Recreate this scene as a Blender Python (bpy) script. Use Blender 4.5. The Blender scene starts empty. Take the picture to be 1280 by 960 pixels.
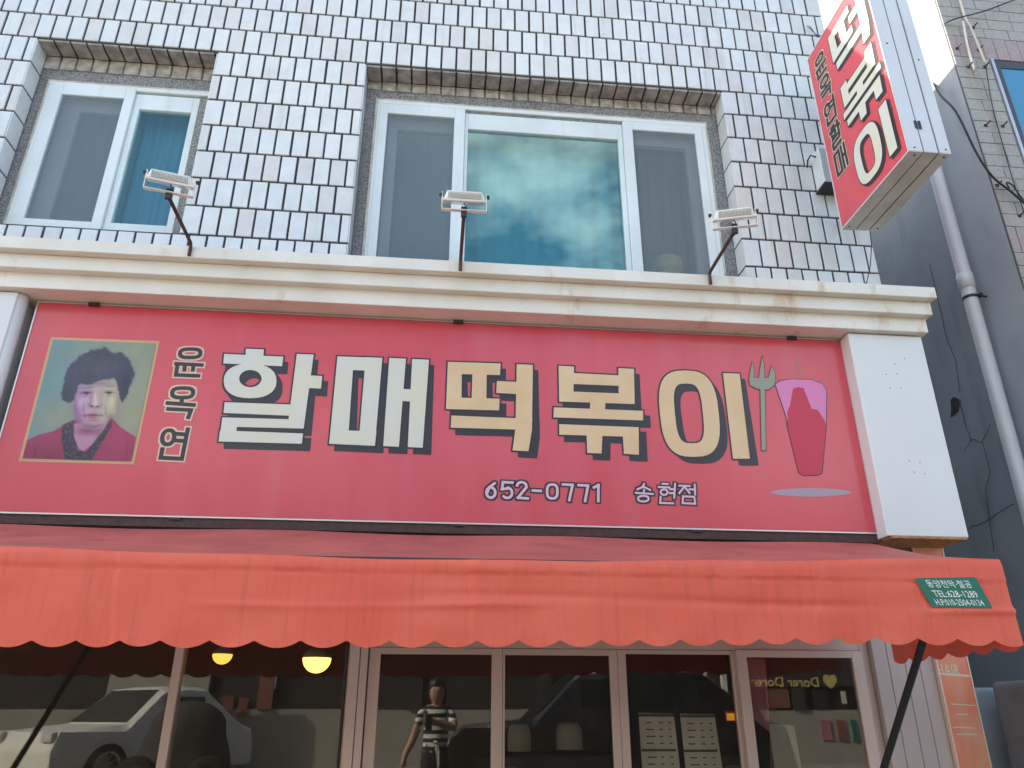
import bpy, bmesh, math, random
import numpy as np
from mathutils import Vector, Matrix
from mathutils.geometry import delaunay_2d_cdt
random.seed(7)
SC = bpy.context.scene
COL = SC.collection
PI = math.pi

# ------------------------------------------------------------------ camera
CH = 1.65
F = 952.36            # focal length in photo pixels (photo 1280 wide)
RX, RY, RZ = -0.40994986, -0.10116073, 0.00047767
def _rot():
    ca, sa, cb, sb, cc, s_ = math.cos(RX), math.sin(RX), math.cos(RY), math.sin(RY), math.cos(RZ), math.sin(RZ)
    a = np.array([[1, 0, 0], [0, ca, -sa], [0, sa, ca]]); b = np.array([[cb, 0, sb], [0, 1, 0], [-sb, 0, cb]])
    c = np.array([[cc, -s_, 0], [s_, cc, 0], [0, 0, 1]])
    return c @ a @ b
R = _rot()
cam = bpy.data.cameras.new("camera"); camo = bpy.data.objects.new("camera", cam); COL.objects.link(camo)
cam.sensor_width = 36; cam.lens = 36 * F / 1280; cam.clip_start = 0.02; cam.clip_end = 2000
rgt = (R[0][0], R[0][2], -R[0][1]); up = (-R[1][0], -R[1][2], R[1][1]); bk = (-R[2][0], -R[2][2], R[2][1])
camo.matrix_world = Matrix(((rgt[0], up[0], bk[0], 0), (rgt[1], up[1], bk[1], 0), (rgt[2], up[2], bk[2], CH), (0, 0, 0, 1)))
SC.camera = camo

# ------------------------------------------------------------------ sun, sky, exposure
SUN = Vector((-2.82, 1.0, 2.0)).normalized()      # towards the sun
EL = math.asin(SUN.z); AZ = math.atan2(SUN.x, SUN.y)
sl = bpy.data.lights.new("sun", 'SUN'); sl.energy = 3.6; sl.angle = math.radians(0.5); sl.color = (1, .92, .76)
so = bpy.data.objects.new("sun", sl); COL.objects.link(so); so.location = (-20, 10, 20)
so.rotation_euler = SUN.to_track_quat('Z', 'Y').to_euler()
W = bpy.data.worlds.new("World"); SC.world = W; W.use_nodes = True
wt = W.node_tree; wn = wt.nodes; wl = wt.links; wn.clear()
def wnode(t, **k):
    n = wn.new(t)
    for a, b in k.items(): setattr(n, a, b)
    return n
sky = wnode('ShaderNodeTexSky', sky_type='NISHITA', sun_disc=False, sun_elevation=EL, sun_rotation=AZ, air_density=1.0, dust_density=2.0, ozone_density=.8)
bg = wnode('ShaderNodeBackground'); bg.inputs['Strength'].default_value = 0.13
wo = wnode('ShaderNodeOutputWorld'); tc = wnode('ShaderNodeTexCoord')
mp = wnode('ShaderNodeMapping'); mp.inputs['Scale'].default_value = (1, 1, 2.0); mp.inputs['Location'].default_value = (0.35, 0.1, 0.2)
nz = wnode('ShaderNodeTexNoise'); nz.inputs['Scale'].default_value = 2.1; nz.inputs['Detail'].default_value = 9; nz.inputs['Roughness'].default_value = .55
wl.new(tc.outputs['Generated'], mp.inputs['Vector']); wl.new(mp.outputs[0], nz.inputs['Vector'])
# one larger cumulus whose reflection the middle window shows
nv = wnode('ShaderNodeVectorMath', operation='NORMALIZE'); wl.new(tc.outputs['Generated'], nv.inputs[0])
cv = Vector((0.175, -0.79, 0.585)).normalized()
dd = wnode('ShaderNodeVectorMath', operation='DISTANCE'); wl.new(nv.outputs[0], dd.inputs[0]); dd.inputs[1].default_value = cv
mr = wnode('ShaderNodeMapRange'); mr.inputs['From Min'].default_value = 0.02; mr.inputs['From Max'].default_value = 0.20
mr.inputs['To Min'].default_value = 0.13; mr.inputs['To Max'].default_value = 0.0; wl.new(dd.outputs['Value'], mr.inputs['Value'])
ad = wnode('ShaderNodeMath', operation='ADD'); wl.new(nz.outputs['Fac'], ad.inputs[0]); wl.new(mr.outputs[0], ad.inputs[1])
cr = wnode('ShaderNodeValToRGB'); cr.color_ramp.elements[0].position = .535; cr.color_ramp.elements[1].position = .73
wl.new(ad.outputs[0], cr.inputs[0])
mx = wnode('ShaderNodeMixRGB'); mx.inputs['Color2'].default_value = (13.4, 13.6, 13.3, 1)
wl.new(cr.outputs[0], mx.inputs['Fac']); wl.new(sky.outputs[0], mx.inputs['Color1'])
wl.new(mx.outputs[0], bg.inputs['Color']); wl.new(bg.outputs[0], wo.inputs['Surface'])
SC.view_settings.view_transform = 'Standard'; SC.view_settings.look = 'None'; SC.view_settings.gamma = 1
SC.view_settings.exposure = 1.72
SC.cycles.max_bounces = 10; SC.cycles.transparent_max_bounces = 16

# ------------------------------------------------------------------ measuring helpers (photo pixel -> point on a real plane)
def ray(x, y):
    d = R.T @ np.array([(x - 640) / F, (y - 480) / F, 1.0]); return (d[0], d[2], -d[1])
def atY(x, y, Y): d = ray(x, y); t = Y / d[1]; return (d[0] * t, Y, CH + d[2] * t)
def atX(x, y, X): d = ray(x, y); t = X / d[0]; return (X, d[1] * t, CH + d[2] * t)

# ------------------------------------------------------------------ materials
MATS = {}
def srgb(r, g, b):
    f = lambda c: (c / 255 / 12.92) if c / 255 <= .04045 else ((c / 255 + .055) / 1.055) ** 2.4
    return (f(r), f(g), f(b))
def mat(name, col, rough=.6, col2=None, scale=4, metal=0, bump=0, bscale=60, spec=.5, emit=None, estr=0, stretch=(1, 1, 1), lo=.35, hi=.65, trans=0, detail=6, extra=None, coat=0):
    m = bpy.data.materials.new(name); m.use_nodes = True; nt = m.node_tree; n = nt.nodes; l = nt.links
    p = n['Principled BSDF']; p.inputs['Base Color'].default_value = (*col, 1); p.inputs['Roughness'].default_value = rough
    p.inputs['Metallic'].default_value = metal; p.inputs['Specular IOR Level'].default_value = spec
    if coat: p.inputs['Coat Weight'].default_value = coat; p.inputs['Coat Roughness'].default_value = .12
    g = n.new('ShaderNodeNewGeometry')
    mpp = n.new('ShaderNodeMapping'); mpp.inputs['Scale'].default_value = stretch; l.new(g.outputs['Position'], mpp.inputs['Vector'])
    last = None
    if col2 is not None:
        t = n.new('ShaderNodeTexNoise'); t.inputs['Scale'].default_value = scale; t.inputs['Detail'].default_value = detail
        l.new(mpp.outputs[0], t.inputs['Vector'])
        r = n.new('ShaderNodeValToRGB'); r.color_ramp.elements[0].position = lo; r.color_ramp.elements[1].position = hi
        r.color_ramp.elements[0].color = (*col, 1); r.color_ramp.elements[1].color = (*col2, 1)
        l.new(t.outputs['Fac'], r.inputs[0]); l.new(r.outputs[0], p.inputs['Base Color']); last = r.outputs[0]
    if extra: last = extra(n, l, p, mpp, last) or last
    if bump:
        t = n.new('ShaderNodeTexNoise'); t.inputs['Scale'].default_value = bscale; t.inputs['Detail'].default_value = 4
        l.new(g.outputs['Position'], t.inputs['Vector'])
        b = n.new('ShaderNodeBump'); b.inputs['Strength'].default_value = bump; b.inputs['Distance'].default_value = .01
        l.new(t.outputs['Fac'], b.inputs['Height']); l.new(b.outputs[0], p.inputs['Normal'])
    if emit: p.inputs['Emission Color'].default_value = (*emit, 1); p.inputs['Emission Strength'].default_value = estr
    if trans:
        tr = n.new('ShaderNodeBsdfTranslucent'); 
        if last is not None: l.new(last, tr.inputs['Color'])
        else: tr.inputs['Color'].default_value = (*col, 1)
        ms = n.new('ShaderNodeMixShader'); ms.inputs[0].default_value = trans
        l.new(p.outputs[0], ms.inputs[1]); l.new(tr.outputs[0], ms.inputs[2]); l.new(ms.outputs[0], n['Material Output'].inputs['Surface'])
    MATS[name] = m; return m
def glass(name, tint, ior=1.5, rough=0.0, dirt=0.03, boost=1.0, wav=0, fmul=1.1, refl=(1, 1, 1)):
    m = bpy.data.materials.new(name); m.use_nodes = True; nt = m.node_tree; n = nt.nodes; l = nt.links; n.clear()
    o = n.new('ShaderNodeOutputMaterial'); t = n.new('ShaderNodeBsdfTransparent'); t.inputs[0].default_value = (*tint, 1)
    gl = n.new('ShaderNodeBsdfGlossy'); gl.inputs['Roughness'].default_value = rough; gl.inputs['Color'].default_value = (*refl, 1)
    fr = n.new('ShaderNodeFresnel'); gg = n.new('ShaderNodeNewGeometry'); mi_ = n.new('ShaderNodeMapRange')   # both faces of the sheet reflect alike
    mi_.inputs['To Min'].default_value = ior; mi_.inputs['To Max'].default_value = 1 / ior; l.new(gg.outputs['Backfacing'], mi_.inputs['Value']); l.new(mi_.outputs[0], fr.inputs['IOR'])
    mu = n.new('ShaderNodeMath'); mu.operation = 'MULTIPLY'; mu.inputs[1].default_value = fmul; mu.use_clamp = True
    l.new(fr.outputs[0], mu.inputs[0]); ms = n.new('ShaderNodeMixShader'); l.new(mu.outputs[0], ms.inputs[0])
    l.new(t.outputs[0], ms.inputs[1]); l.new(gl.outputs[0], ms.inputs[2])
    df = n.new('ShaderNodeBsdfDiffuse'); df.inputs[0].default_value = (.5, .5, .48, 1)
    m2 = n.new('ShaderNodeMixShader')
    nz_ = n.new('ShaderNodeTexNoise'); nz_.inputs['Scale'].default_value = 3; g = n.new('ShaderNodeNewGeometry'); l.new(g.outputs['Position'], nz_.inputs['Vector'])
    m3 = n.new('ShaderNodeMath'); m3.operation = 'MULTIPLY'; m3.inputs[1].default_value = dirt * 2; l.new(nz_.outputs['Fac'], m3.inputs[0])
    l.new(m3.outputs[0], m2.inputs[0]); l.new(ms.outputs[0], m2.inputs[1]); l.new(df.outputs[0], m2.inputs[2]); l.new(m2.outputs[0], o.inputs['Surface'])
    if wav:
        w = n.new('ShaderNodeTexNoise'); w.inputs['Scale'].default_value = 1.6; l.new(g.outputs['Position'], w.inputs['Vector'])
        b = n.new('ShaderNodeBump'); b.inputs['Strength'].default_value = wav; b.inputs['Distance'].default_value = .01; l.new(w.outputs['Fac'], b.inputs['Height']); l.new(b.outputs[0], gl.inputs['Normal'])
    MATS[name] = m; return m
def screen_mat(name, col, alpha):
    m = bpy.data.materials.new(name); m.use_nodes = True; n = m.node_tree.nodes; l = m.node_tree.links; n.clear()
    o = n.new('ShaderNodeOutputMaterial'); t = n.new('ShaderNodeBsdfTransparent'); d = n.new('ShaderNodeBsdfDiffuse'); d.inputs[0].default_value = (*col, 1)
    ms = n.new('ShaderNodeMixShader'); ms.inputs[0].default_value = alpha
    l.new(t.outputs[0], ms.inputs[1]); l.new(d.outputs[0], ms.inputs[2]); l.new(ms.outputs[0], o.inputs['Surface']); MATS[name] = m; return m
def streaks(col, scale=(9, 9, .8), lo=.52, hi=.72, amt=.7):
    """vertical dirt runs mixed over the base colour"""
    def f(n, l, p, mpp, last):
        g = n.new('ShaderNodeNewGeometry'); m_ = n.new('ShaderNodeMapping'); m_.inputs['Scale'].default_value = scale; l.new(g.outputs['Position'], m_.inputs[0])
        t = n.new('ShaderNodeTexNoise'); t.inputs['Scale'].default_value = 1.0; t.inputs['Detail'].default_value = 6; l.new(m_.outputs[0], t.inputs['Vector'])
        r = n.new('ShaderNodeMapRange'); r.inputs['From Min'].default_value = lo; r.inputs['From Max'].default_value = hi; r.inputs['To Max'].default_value = amt; l.new(t.outputs['Fac'], r.inputs['Value'])
        x = n.new('ShaderNodeMixRGB'); l.new(r.outputs[0], x.inputs['Fac']); x.inputs['Color2'].default_value = (*col, 1)
        if last is not None: l.new(last, x.inputs['Color1'])
        else: x.inputs['Color1'].default_value = p.inputs['Base Color'].default_value
        l.new(x.outputs[0], p.inputs['Base Color']); return x.outputs[0]
    return f
def tile_extra(n, l, p, mpp, last):
    oi = n.new('ShaderNodeObjectInfo'); g = n.new('ShaderNodeNewGeometry')
    a = n.new('ShaderNodeMath'); a.operation = 'ADD'; l.new(oi.outputs['Random'], a.inputs[0]); l.new(g.outputs['Random Per Island'], a.inputs[1])
    fr = n.new('ShaderNodeMath'); fr.operation = 'FRACT'; l.new(a.outputs[0], fr.inputs[0])
    r = n.new('ShaderNodeValToRGB'); r.color_ramp.elements[0].color = (.61, .64, .645, 1); r.color_ramp.elements[1].color = (.70, .745, .745, 1)
    e = r.color_ramp.elements.new(.3); e.color = (.665, .71, .72, 1); e = r.color_ramp.elements.new(.10); e.color = (.65, .65, .635, 1)
    l.new(fr.outputs[0], r.inputs[0])
    x = n.new('ShaderNodeMixRGB'); x.blend_type = 'MULTIPLY'; x.inputs['Fac'].default_value = 1; l.new(r.outputs[0], x.inputs['Color1']); l.new(last, x.inputs['Color2'])
    l.new(x.outputs[0], p.inputs['Base Color'])
    return streaks((.36, .37, .35), (16, 16, 1.2), .60, .80, .42)(n, l, p, mpp, x.outputs[0])
mat('glazed_tile', (1, 1, 1), .22, (.88, .88, .88), 9, bump=.12, bscale=25, extra=tile_extra, lo=.3, hi=.8)
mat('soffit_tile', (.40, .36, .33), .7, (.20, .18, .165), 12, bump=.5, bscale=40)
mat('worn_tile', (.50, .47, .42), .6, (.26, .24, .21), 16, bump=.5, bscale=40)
mat('mortar', (.036, .037, .038), .9, (.060, .058, .056), 30, bump=.4)
mat('pebble_render', (.34, .35, .35), .9, (.15, .155, .16), 110, bump=1.0, bscale=110, lo=.42, hi=.58, extra=streaks((.12, .12, .12), (8, 8, 1), .5, .7, .5))
mat('white_frame', (.70, .78, .79), .35, (.63, .70, .70), 3, extra=streaks((.45, .42, .36), (12, 12, 1), .6, .8, .4))
mat('cream_caulk', (.60, .57, .50), .7, (.42, .39, .33), 14, bump=.3)
def rust_extra(n, l, p, mpp, last):
    g = n.new('ShaderNodeNewGeometry'); m_ = n.new('ShaderNodeMapping'); m_.inputs['Scale'].default_value = (7, 7, 2.6); l.new(g.outputs['Position'], m_.inputs[0])
    t = n.new('ShaderNodeTexNoise'); t.inputs['Scale'].default_value = 1.1; t.inputs['Detail'].default_value = 10; t.inputs['Roughness'].default_value = .65; l.new(m_.outputs[0], t.inputs['Vector'])
    sx = n.new('ShaderNodeSeparateXYZ'); l.new(g.outputs['Position'], sx.inputs[0])
    mrx = n.new('ShaderNodeMapRange'); mrx.inputs['From Min'].default_value = -2; mrx.inputs['From Max'].default_value = 3.2; mrx.inputs['To Min'].default_value = -.07; mrx.inputs['To Max'].default_value = .03; l.new(sx.outputs['X'], mrx.inputs['Value'])
    a = n.new('ShaderNodeMath'); a.operation = 'ADD'; l.new(t.outputs['Fac'], a.inputs[0]); l.new(mrx.outputs[0], a.inputs[1])
    r = n.new('ShaderNodeValToRGB'); r.color_ramp.elements[0].position = .56; r.color_ramp.elements[0].color = (0, 0, 0, 1); r.color_ramp.elements[1].position = .72; r.color_ramp.elements[1].color = (.65, .65, .65, 1); l.new(a.outputs[0], r.inputs[0])
    x = n.new('ShaderNodeMixRGB'); l.new(r.outputs[0], x.inputs['Fac']); l.new(last, x.inputs['Color1']); x.inputs['Color2'].default_value = (.50, .29, .10, 1)
    l.new(x.outputs[0], p.inputs['Base Color']); return x.outputs[0]
mat('white_sheet', (.78, .77, .70), .38, (.70, .68, .59), 3, bump=.04, bscale=8, extra=rust_extra)
mat('white_cladding', (.70, .73, .725), .35, (.66, .68, .67), 1.4, bump=.05, bscale=3)
mat('rust', (.30, .12, .04), .9, (.50, .28, .12), 40)
mat('dark_gap', (.03, .03, .03), .9)
mat('silver', (.60, .60, .60), .3, metal=.7)
mat('sign_red', (.64, .090, .108), .24, (.60, .070, .092), 1.2, spec=.5, bump=.03, bscale=2.0, extra=streaks((.62, .16, .20), (3, 3, .4), .5, .75, .5))
mat('print_black', (.022, .018, .022), .3)
mat('print_shadow', (.028, .022, .026), .3)
mat('print_white', (.62, .66, .62), .3, (.66, .66, .50), 3)
mat('print_tan', (.66, .47, .25), .3, (.72, .55, .32), 3)
mat('print_beige', (.68, .50, .34), .3)
mat('print_pink', (.68, .48, .58), .3)
mat('print_frame', (.55, .36, .17), .3)
mat('print_mascot_red', (.52, .012, .045), .3)
mat('print_mascot_pink', (.66, .20, .42), .3)
mat('print_olive', (.28, .29, .21), .3)
mat('print_shade', (.36, .30, .36), .3)
mat('print_cream', (.66, .62, .44), .3)
mat('steam', (.62, .30, .16), .3)
mat('awning_fabric', (.86, .175, .110), .5, (.82, .145, .092), 3.0, bump=.45, bscale=11, trans=.12, spec=.3, extra=streaks((.40, .09, .07), (45, 45, 2.2), .54, .80, .30))
mat('awning_top', (.68, .17, .13), .55, (.54, .13, .11), 3.0, bump=.15, bscale=14, trans=.2, extra=streaks((.2, .06, .06), (4, 4, 4), .5, .8, .5))  # same cloth as the valance; darker tone stands in for reflected sky and pillars
mat('black_metal', (.025, .025, .027), .5)
mat('dark_rusty', (.05, .028, .025), .7, (.09, .04, .03), 30)
mat('lamp_white', (.86, .88, .86), .4, (.78, .78, .73), 8)
mat('lamp_glass', (.7, .75, .75), .1)
mat('alu', (.62, .52, .46), .38, (.56, .47, .41), 2, metal=.15, spec=.5)
mat('siding', (.50, .43, .40), .5, (.45, .385, .36), 2, bump=.05, bscale=20)
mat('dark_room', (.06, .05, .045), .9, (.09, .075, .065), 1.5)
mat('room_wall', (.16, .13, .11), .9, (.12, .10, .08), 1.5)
mat('curtain_teal', (.05, .27, .34), .9, (.04, .225, .295), 2, stretch=(2, 2, .2))
mat('curtain_grey', (.16, .21, .24), .9, (.13, .17, .20), 4, stretch=(6, 6, .2))
mat('curtain_blue', (.10, .26, .37), .9, (.08, .20, .30), 4, stretch=(6, 6, .2))
glass('window_glass', (.78, .92, .92), 1.7, 0, .0, wav=.06, refl=(.78, 1, .93))
glass('shop_glass', (.84, .84, .80), 1.52, 0, .010, wav=.03)
mat('sky_blue_glass', (.05, .24, .40), .04, spec=1.0)  # blue base colour stands in for the reflected sky
screen_mat('insect_screen', (.24, .30, .33), .42)
mat('bluegrey_paint', (.38, .425, .455), .55, (.30, .34, .37), 1.6, bump=.5, bscale=4, extra=streaks((.14, .16, .18), (5, 5, 1.0), .56, .8, .5))
mat('crack', (.05, .055, .06), .9)
mat('pvc_pipe', (.66, .68, .68), .35, (.58, .60, .60), 3, stretch=(3, 3, .5))
mat('stone_grey', (.40, .40, .385), .85, (.30, .30, .29), 90, bump=.5, bscale=120, extra=streaks((.22, .17, .10), (7, 7, 1.0), .54, .75, .45))
mat('stone_pink', (.40, .34, .345), .85, (.30, .25, .26), 90, bump=.5, bscale=120)
mat('stone_joint', (.10, .10, .095), .9)
mat('dark_frame', (.05, .05, .055), .4)
mat('plaster_grey', (.33, .36, .38), .85, (.25, .28, .30), 5, bump=.4, bscale=8)
mat('plaster_dark', (.16, .17, .185), .85, (.12, .13, .14), 5, bump=.4, bscale=8)
mat('cable', (.02, .02, .02), .6)
mat('wire_pale', (.62, .58, .48), .6)
mat('orange_panel', (.76, .22, .12), .5, (.74, .34, .22), 4, extra=streaks((.66, .42, .26), (7, 7, 1.5), .5, .75, .6))
mat('old_white', (.74, .62, .50), .6)
mat('sticker_green', (.012, .16, .105), .4)
mat('sticker_white', (.80, .82, .80), .4)
mat('case_grey', (.66, .69, .71), .35, (.62, .64, .66), 2, metal=.1)
mat('case_under', (.56, .55, .50), .5, (.46, .44, .39), 6)
mat('lane_concrete', (.27, .245, .205), .9, (.20, .18, .155), 3, bump=.5)
mat('concrete', (.36, .34, .31), .9, (.30, .29, .27), 3, bump=.3)
mat('bulb', (1, .8, .4), .5, emit=(1.0, .50, .08), estr=2.2)
mat('bulb_dim', (.9, .6, .3), .5, emit=(1.0, .46, .08), estr=.75)
mat('paper', (.72, .70, .64), .8, (.62, .60, .55), 9)
mat('ink', (.12, .12, .11), .8)
mat('bowl', (.60, .60, .56), .5)
mat('poster_pink', (.50, .20, .24), .7, (.40, .14, .18), 3)
mat('sticker_red', (.60, .04, .02), .5); mat('sticker_yellow_glow', (.9, .55, .04), .5, emit=(.9, .4, .02), estr=.15)  # yellow print carries a faint added glow, though it is no lamp
mat('ceramic_green', (.72, .74, .34), .4, (.55, .58, .24), 9)
mat('skin', (.50, .30, .20), .5); mat('hair', (.015, .012, .012), .5); mat('trousers', (.03, .03, .04), .8)
mat('cloth_white', (.75, .75, .72), .8)
mat('car_white', (.82, .80, .72), .45); mat('car_black', (.015, .016, .018), .25, coat=1)
mat('tyre', (.02, .02, .02), .9); mat('rim', (.5, .5, .5), .3, metal=.8); mat('car_glass', (.02, .03, .03), .05)
mat('head_lamp', (.6, .6, .6), .1)
mat('cafe_wall', (.42, .38, .32), .8, (.36, .33, .28), 1); mat('cafe_dark', (.045, .04, .04), .8); mat('cafe_window', (.035, .03, .03), .8)
mat('ochre_print', (.22, .17, .07), .8); mat('brick_red', (.30, .12, .08), .9, (.22, .09, .06), 8); mat('sign_yellow', (.75, .60, .20), .6)

# ------------------------------------------------------------------ mesh builder and tagging
ORG = {}
class MB:
    def __init__(s): s.v = []; s.f = []; s.m = []
    def add(s, vs, fs, mi=0):
        b = len(s.v); s.v += [tuple(v) for v in vs]; s.f += [tuple(b + i for i in f) for f in fs]; s.m += [mi] * len(fs); return s
    def box(s, x0, x1, y0, y1, z0, z1, mi=0):
        return s.add([(x0, y0, z0), (x1, y0, z0), (x1, y1, z0), (x0, y1, z0), (x0, y0, z1), (x1, y0, z1), (x1, y1, z1), (x0, y1, z1)],
              [(0, 3, 2, 1), (4, 5, 6, 7), (0, 1, 5, 4), (1, 2, 6, 5), (2, 3, 7, 6), (3, 0, 4, 7)], mi)
    def frame(s, x0, x1, z0, z1, w, y0, y1, mi=0, wt=None, wb=None, wr=None):
        wt = w if wt is None else wt; wb = w if wb is None else wb; wr = w if wr is None else wr
        s.box(x0, x1, y0, y1, z0, z0 + wb, mi); s.box(x0, x1, y0, y1, z1 - wt, z1, mi)
        s.box(x0, x0 + w, y0, y1, z0 + wb, z1 - wt, mi); s.box(x1 - wr, x1, y0, y1, z0 + wb, z1 - wt, mi); return s
    def tube(s, pts, r, n=8, mi=0, cap=True):
        pts = [Vector(p) for p in pts]; k = len(pts); rs = r if isinstance(r, (list, tuple)) else [r] * k
        rings = []; prev = None
        for i, p in enumerate(pts):
            d = (pts[min(i + 1, k - 1)] - pts[max(i - 1, 0)]).normalized()
            a = (Vector((0, 0, 1)) if abs(d.z) < .9 else Vector((1, 0, 0))) if prev is None else prev
            u = (a - d * a.dot(d)).normalized(); w = d.cross(u); prev = u
            rings.append([p + (u * math.cos(2 * PI * j / n) + w * math.sin(2 * PI * j / n)) * rs[i] for j in range(n)])
        vs = [v for rg in rings for v in rg]; fs = []
        for i in range(k - 1):
            for j in range(n): fs.append((i * n + j, i * n + (j + 1) % n, (i + 1) * n + (j + 1) % n, (i + 1) * n + j))
        if cap: fs.append(tuple(range(n - 1, -1, -1))); fs.append(tuple((k - 1) * n + j for j in range(n)))
        return s.add(vs, fs, mi)
    def lathe(s, prof, c, n=24, mi=0, axis='z'):
        vs = []; fs = []
        for (r, h) in prof:
            for j in range(n):
                a = 2 * PI * j / n; x, y = r * math.cos(a), r * math.sin(a)
                vs.append((c[0] + x, c[1] + y, c[2] + h) if axis == 'z' else (c[0] + x, c[1] + h, c[2] + y) if axis == 'y' else (c[0] + h, c[1] + x, c[2] + y))
        for i in range(len(prof) - 1):
            for j in range(n): fs.append((i * n + j, i * n + (j + 1) % n, (i + 1) * n + (j + 1) % n, (i + 1) * n + j))
        return s.add(vs, fs, mi)
    def build(s, name, mats, parent=None, smooth=False, bevel=0, label=None, kind=None, seg=1):
        org = ORG.get(parent.name, Vector((0, 0, 0))) if parent else Vector((0, 0, 0))
        me = bpy.data.meshes.new(name); me.from_pydata([(a - org.x, b - org.y, c - org.z) for a, b, c in s.v], [], s.f)
        if isinstance(mats, str): mats = [mats]
        for q in mats: me.materials.append(MATS[q])
        me.polygons.foreach_set('material_index', s.m)
        bm = bmesh.new(); bm.from_mesh(me); bmesh.ops.recalc_face_normals(bm, faces=bm.faces)
        if bevel: bmesh.ops.bevel(bm, geom=bm.edges[:] , offset=bevel, segments=seg, affect='EDGES', profile=.5)
        bm.to_mesh(me); bm.free()
        if smooth: me.shade_smooth()
        o = bpy.data.objects.new(name, me); COL.objects.link(o)
        if parent: o.parent = parent; ORG[o.name] = org
        if label: o['label'] = label
        if kind: o['kind'] = kind
        return o
def tag(o, label, cat, group=None):
    o['label'] = label; o['category'] = cat
    if group: o['group'] = group
    return o
def thing(name, label, cat, loc=(0, 0, 0), group=None):
    o = bpy.data.objects.new(name, None); COL.objects.link(o); o.location = loc; o.empty_display_size = .1
    ORG[o.name] = Vector(loc); return tag(o, label, cat, group)
def struct(o): o['kind'] = 'structure'; return o
def put(name, me, loc, parent):
    o = bpy.data.objects.new(name, me); COL.objects.link(o); o.parent = parent; o.location = Vector(loc) - ORG[parent.name]; return o
def copy_tree(root, loc, label, rz=None):
    c = root.copy(); COL.objects.link(c); c.location = loc; c['label'] = label
    if rz is not None: c.rotation_euler = (0, 0, rz)
    for ch in list(root.children):
        d = ch.copy(); COL.objects.link(d); d.parent = c
        for g in list(ch.children):
            e = g.copy(); COL.objects.link(e); e.parent = d
    return c

# ---- flat print: unions of convex pieces triangulated once, laid as sheets
def hull(pts):
    pts = sorted(set((round(a, 7), round(b, 7)) for a, b in pts))
    if len(pts) < 3: return pts
    def half(ps):
        h = []
        for p in ps:
            while len(h) >= 2 and (h[-1][0] - h[-2][0]) * (p[1] - h[-2][1]) - (h[-1][1] - h[-2][1]) * (p[0] - h[-2][0]) <= 0: h.pop()
            h.append(p)
        return h
    a = half(pts); b = half(pts[::-1]); return a[:-1] + b[:-1]
def inflate(poly, r, n=8):
    k = [(r * 1.08 * math.cos(2 * PI * (i + .5) / n), r * 1.08 * math.sin(2 * PI * (i + .5) / n)) for i in range(n)]
    return hull([(x + a, y + b) for x, y in poly for a, b in k])
def square_inflate(poly, r):
    k = [(-r, -r), (r, -r), (r, r), (-r, r)]; return hull([(x + a, y + b) for x, y in poly for a, b in k])
def union(polys):
    vs = []; fs = []
    for p in polys:
        p = hull(p)
        if len(p) < 3: continue
        b = len(vs); vs += [Vector(q) for q in p]; fs.append(list(range(b, b + len(p))))
    o = delaunay_2d_cdt(vs, [], fs, 0, 1e-6)
    return [tuple(v) for v in o[0]], [f for f, src in zip(o[2], o[5]) if len(src) > 0]
def printed(mb, polys, mi, place, layer, step=.0008):
    """polys in 2-D units -> sheet through place(a, b, depth)"""
    v, f = union(polys); mb.add([place(a, b, layer * step) for a, b in v], f, mi); return mb
def capsule(p, q, w, ext=None):
    """stroke piece: a rectangle with square ends"""
    ext = w / 2 if ext is None else ext
    dx, dy = q[0] - p[0], q[1] - p[1]; L = math.hypot(dx, dy) or 1; ux, uy = dx / L, dy / L; nx, ny = -uy * w / 2, ux * w / 2
    a = (p[0] - ux * ext, p[1] - uy * ext); b = (q[0] + ux * ext, q[1] + uy * ext)
    return [(a[0] + nx, a[1] + ny), (b[0] + nx, b[1] + ny), (b[0] - nx, b[1] - ny), (a[0] - nx, a[1] - ny)]
def strokes(lines, w):
    out = []
    for ln in lines:
        for i, (p, q) in enumerate(zip(ln[:-1], ln[1:])):
            curved = len(ln) > 5
            out.append(capsule(p, q, w, w * .22 if curved else w / 2))
    return out
def oval(cx, cy, rx, ry, n=20, sq=2.0, sh=0, a0=0, a1=2 * PI):
    pts = []
    for i in range(n + 1):
        t = a0 + (a1 - a0) * i / n; c, s_ = math.cos(t), math.sin(t)
        x = rx * math.copysign(abs(c) ** (2 / sq), c); y = ry * math.copysign(abs(s_) ** (2 / sq), s_); pts.append((cx + x + sh * y, cy + y))
    return pts
def ring(o, i):
    return [[o[k], o[k + 1], i[k + 1], i[k]] for k in range(len(o) - 1)]
def text_mesh(s, size, ext=0.0, name='text'):
    cu = bpy.data.curves.new('tmp', 'FONT'); cu.body = s; cu.size = size; cu.align_x = 'CENTER'; cu.align_y = 'CENTER'; cu.extrude = ext; cu.resolution_u = 2
    ob = bpy.data.objects.new('tmp', cu); COL.objects.link(ob); dg = bpy.context.evaluated_depsgraph_get()
    me = bpy.data.meshes.new_from_object(ob.evaluated_get(dg)); bpy.data.objects.remove(ob); bpy.data.curves.remove(cu); me.name = name; return me
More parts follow.
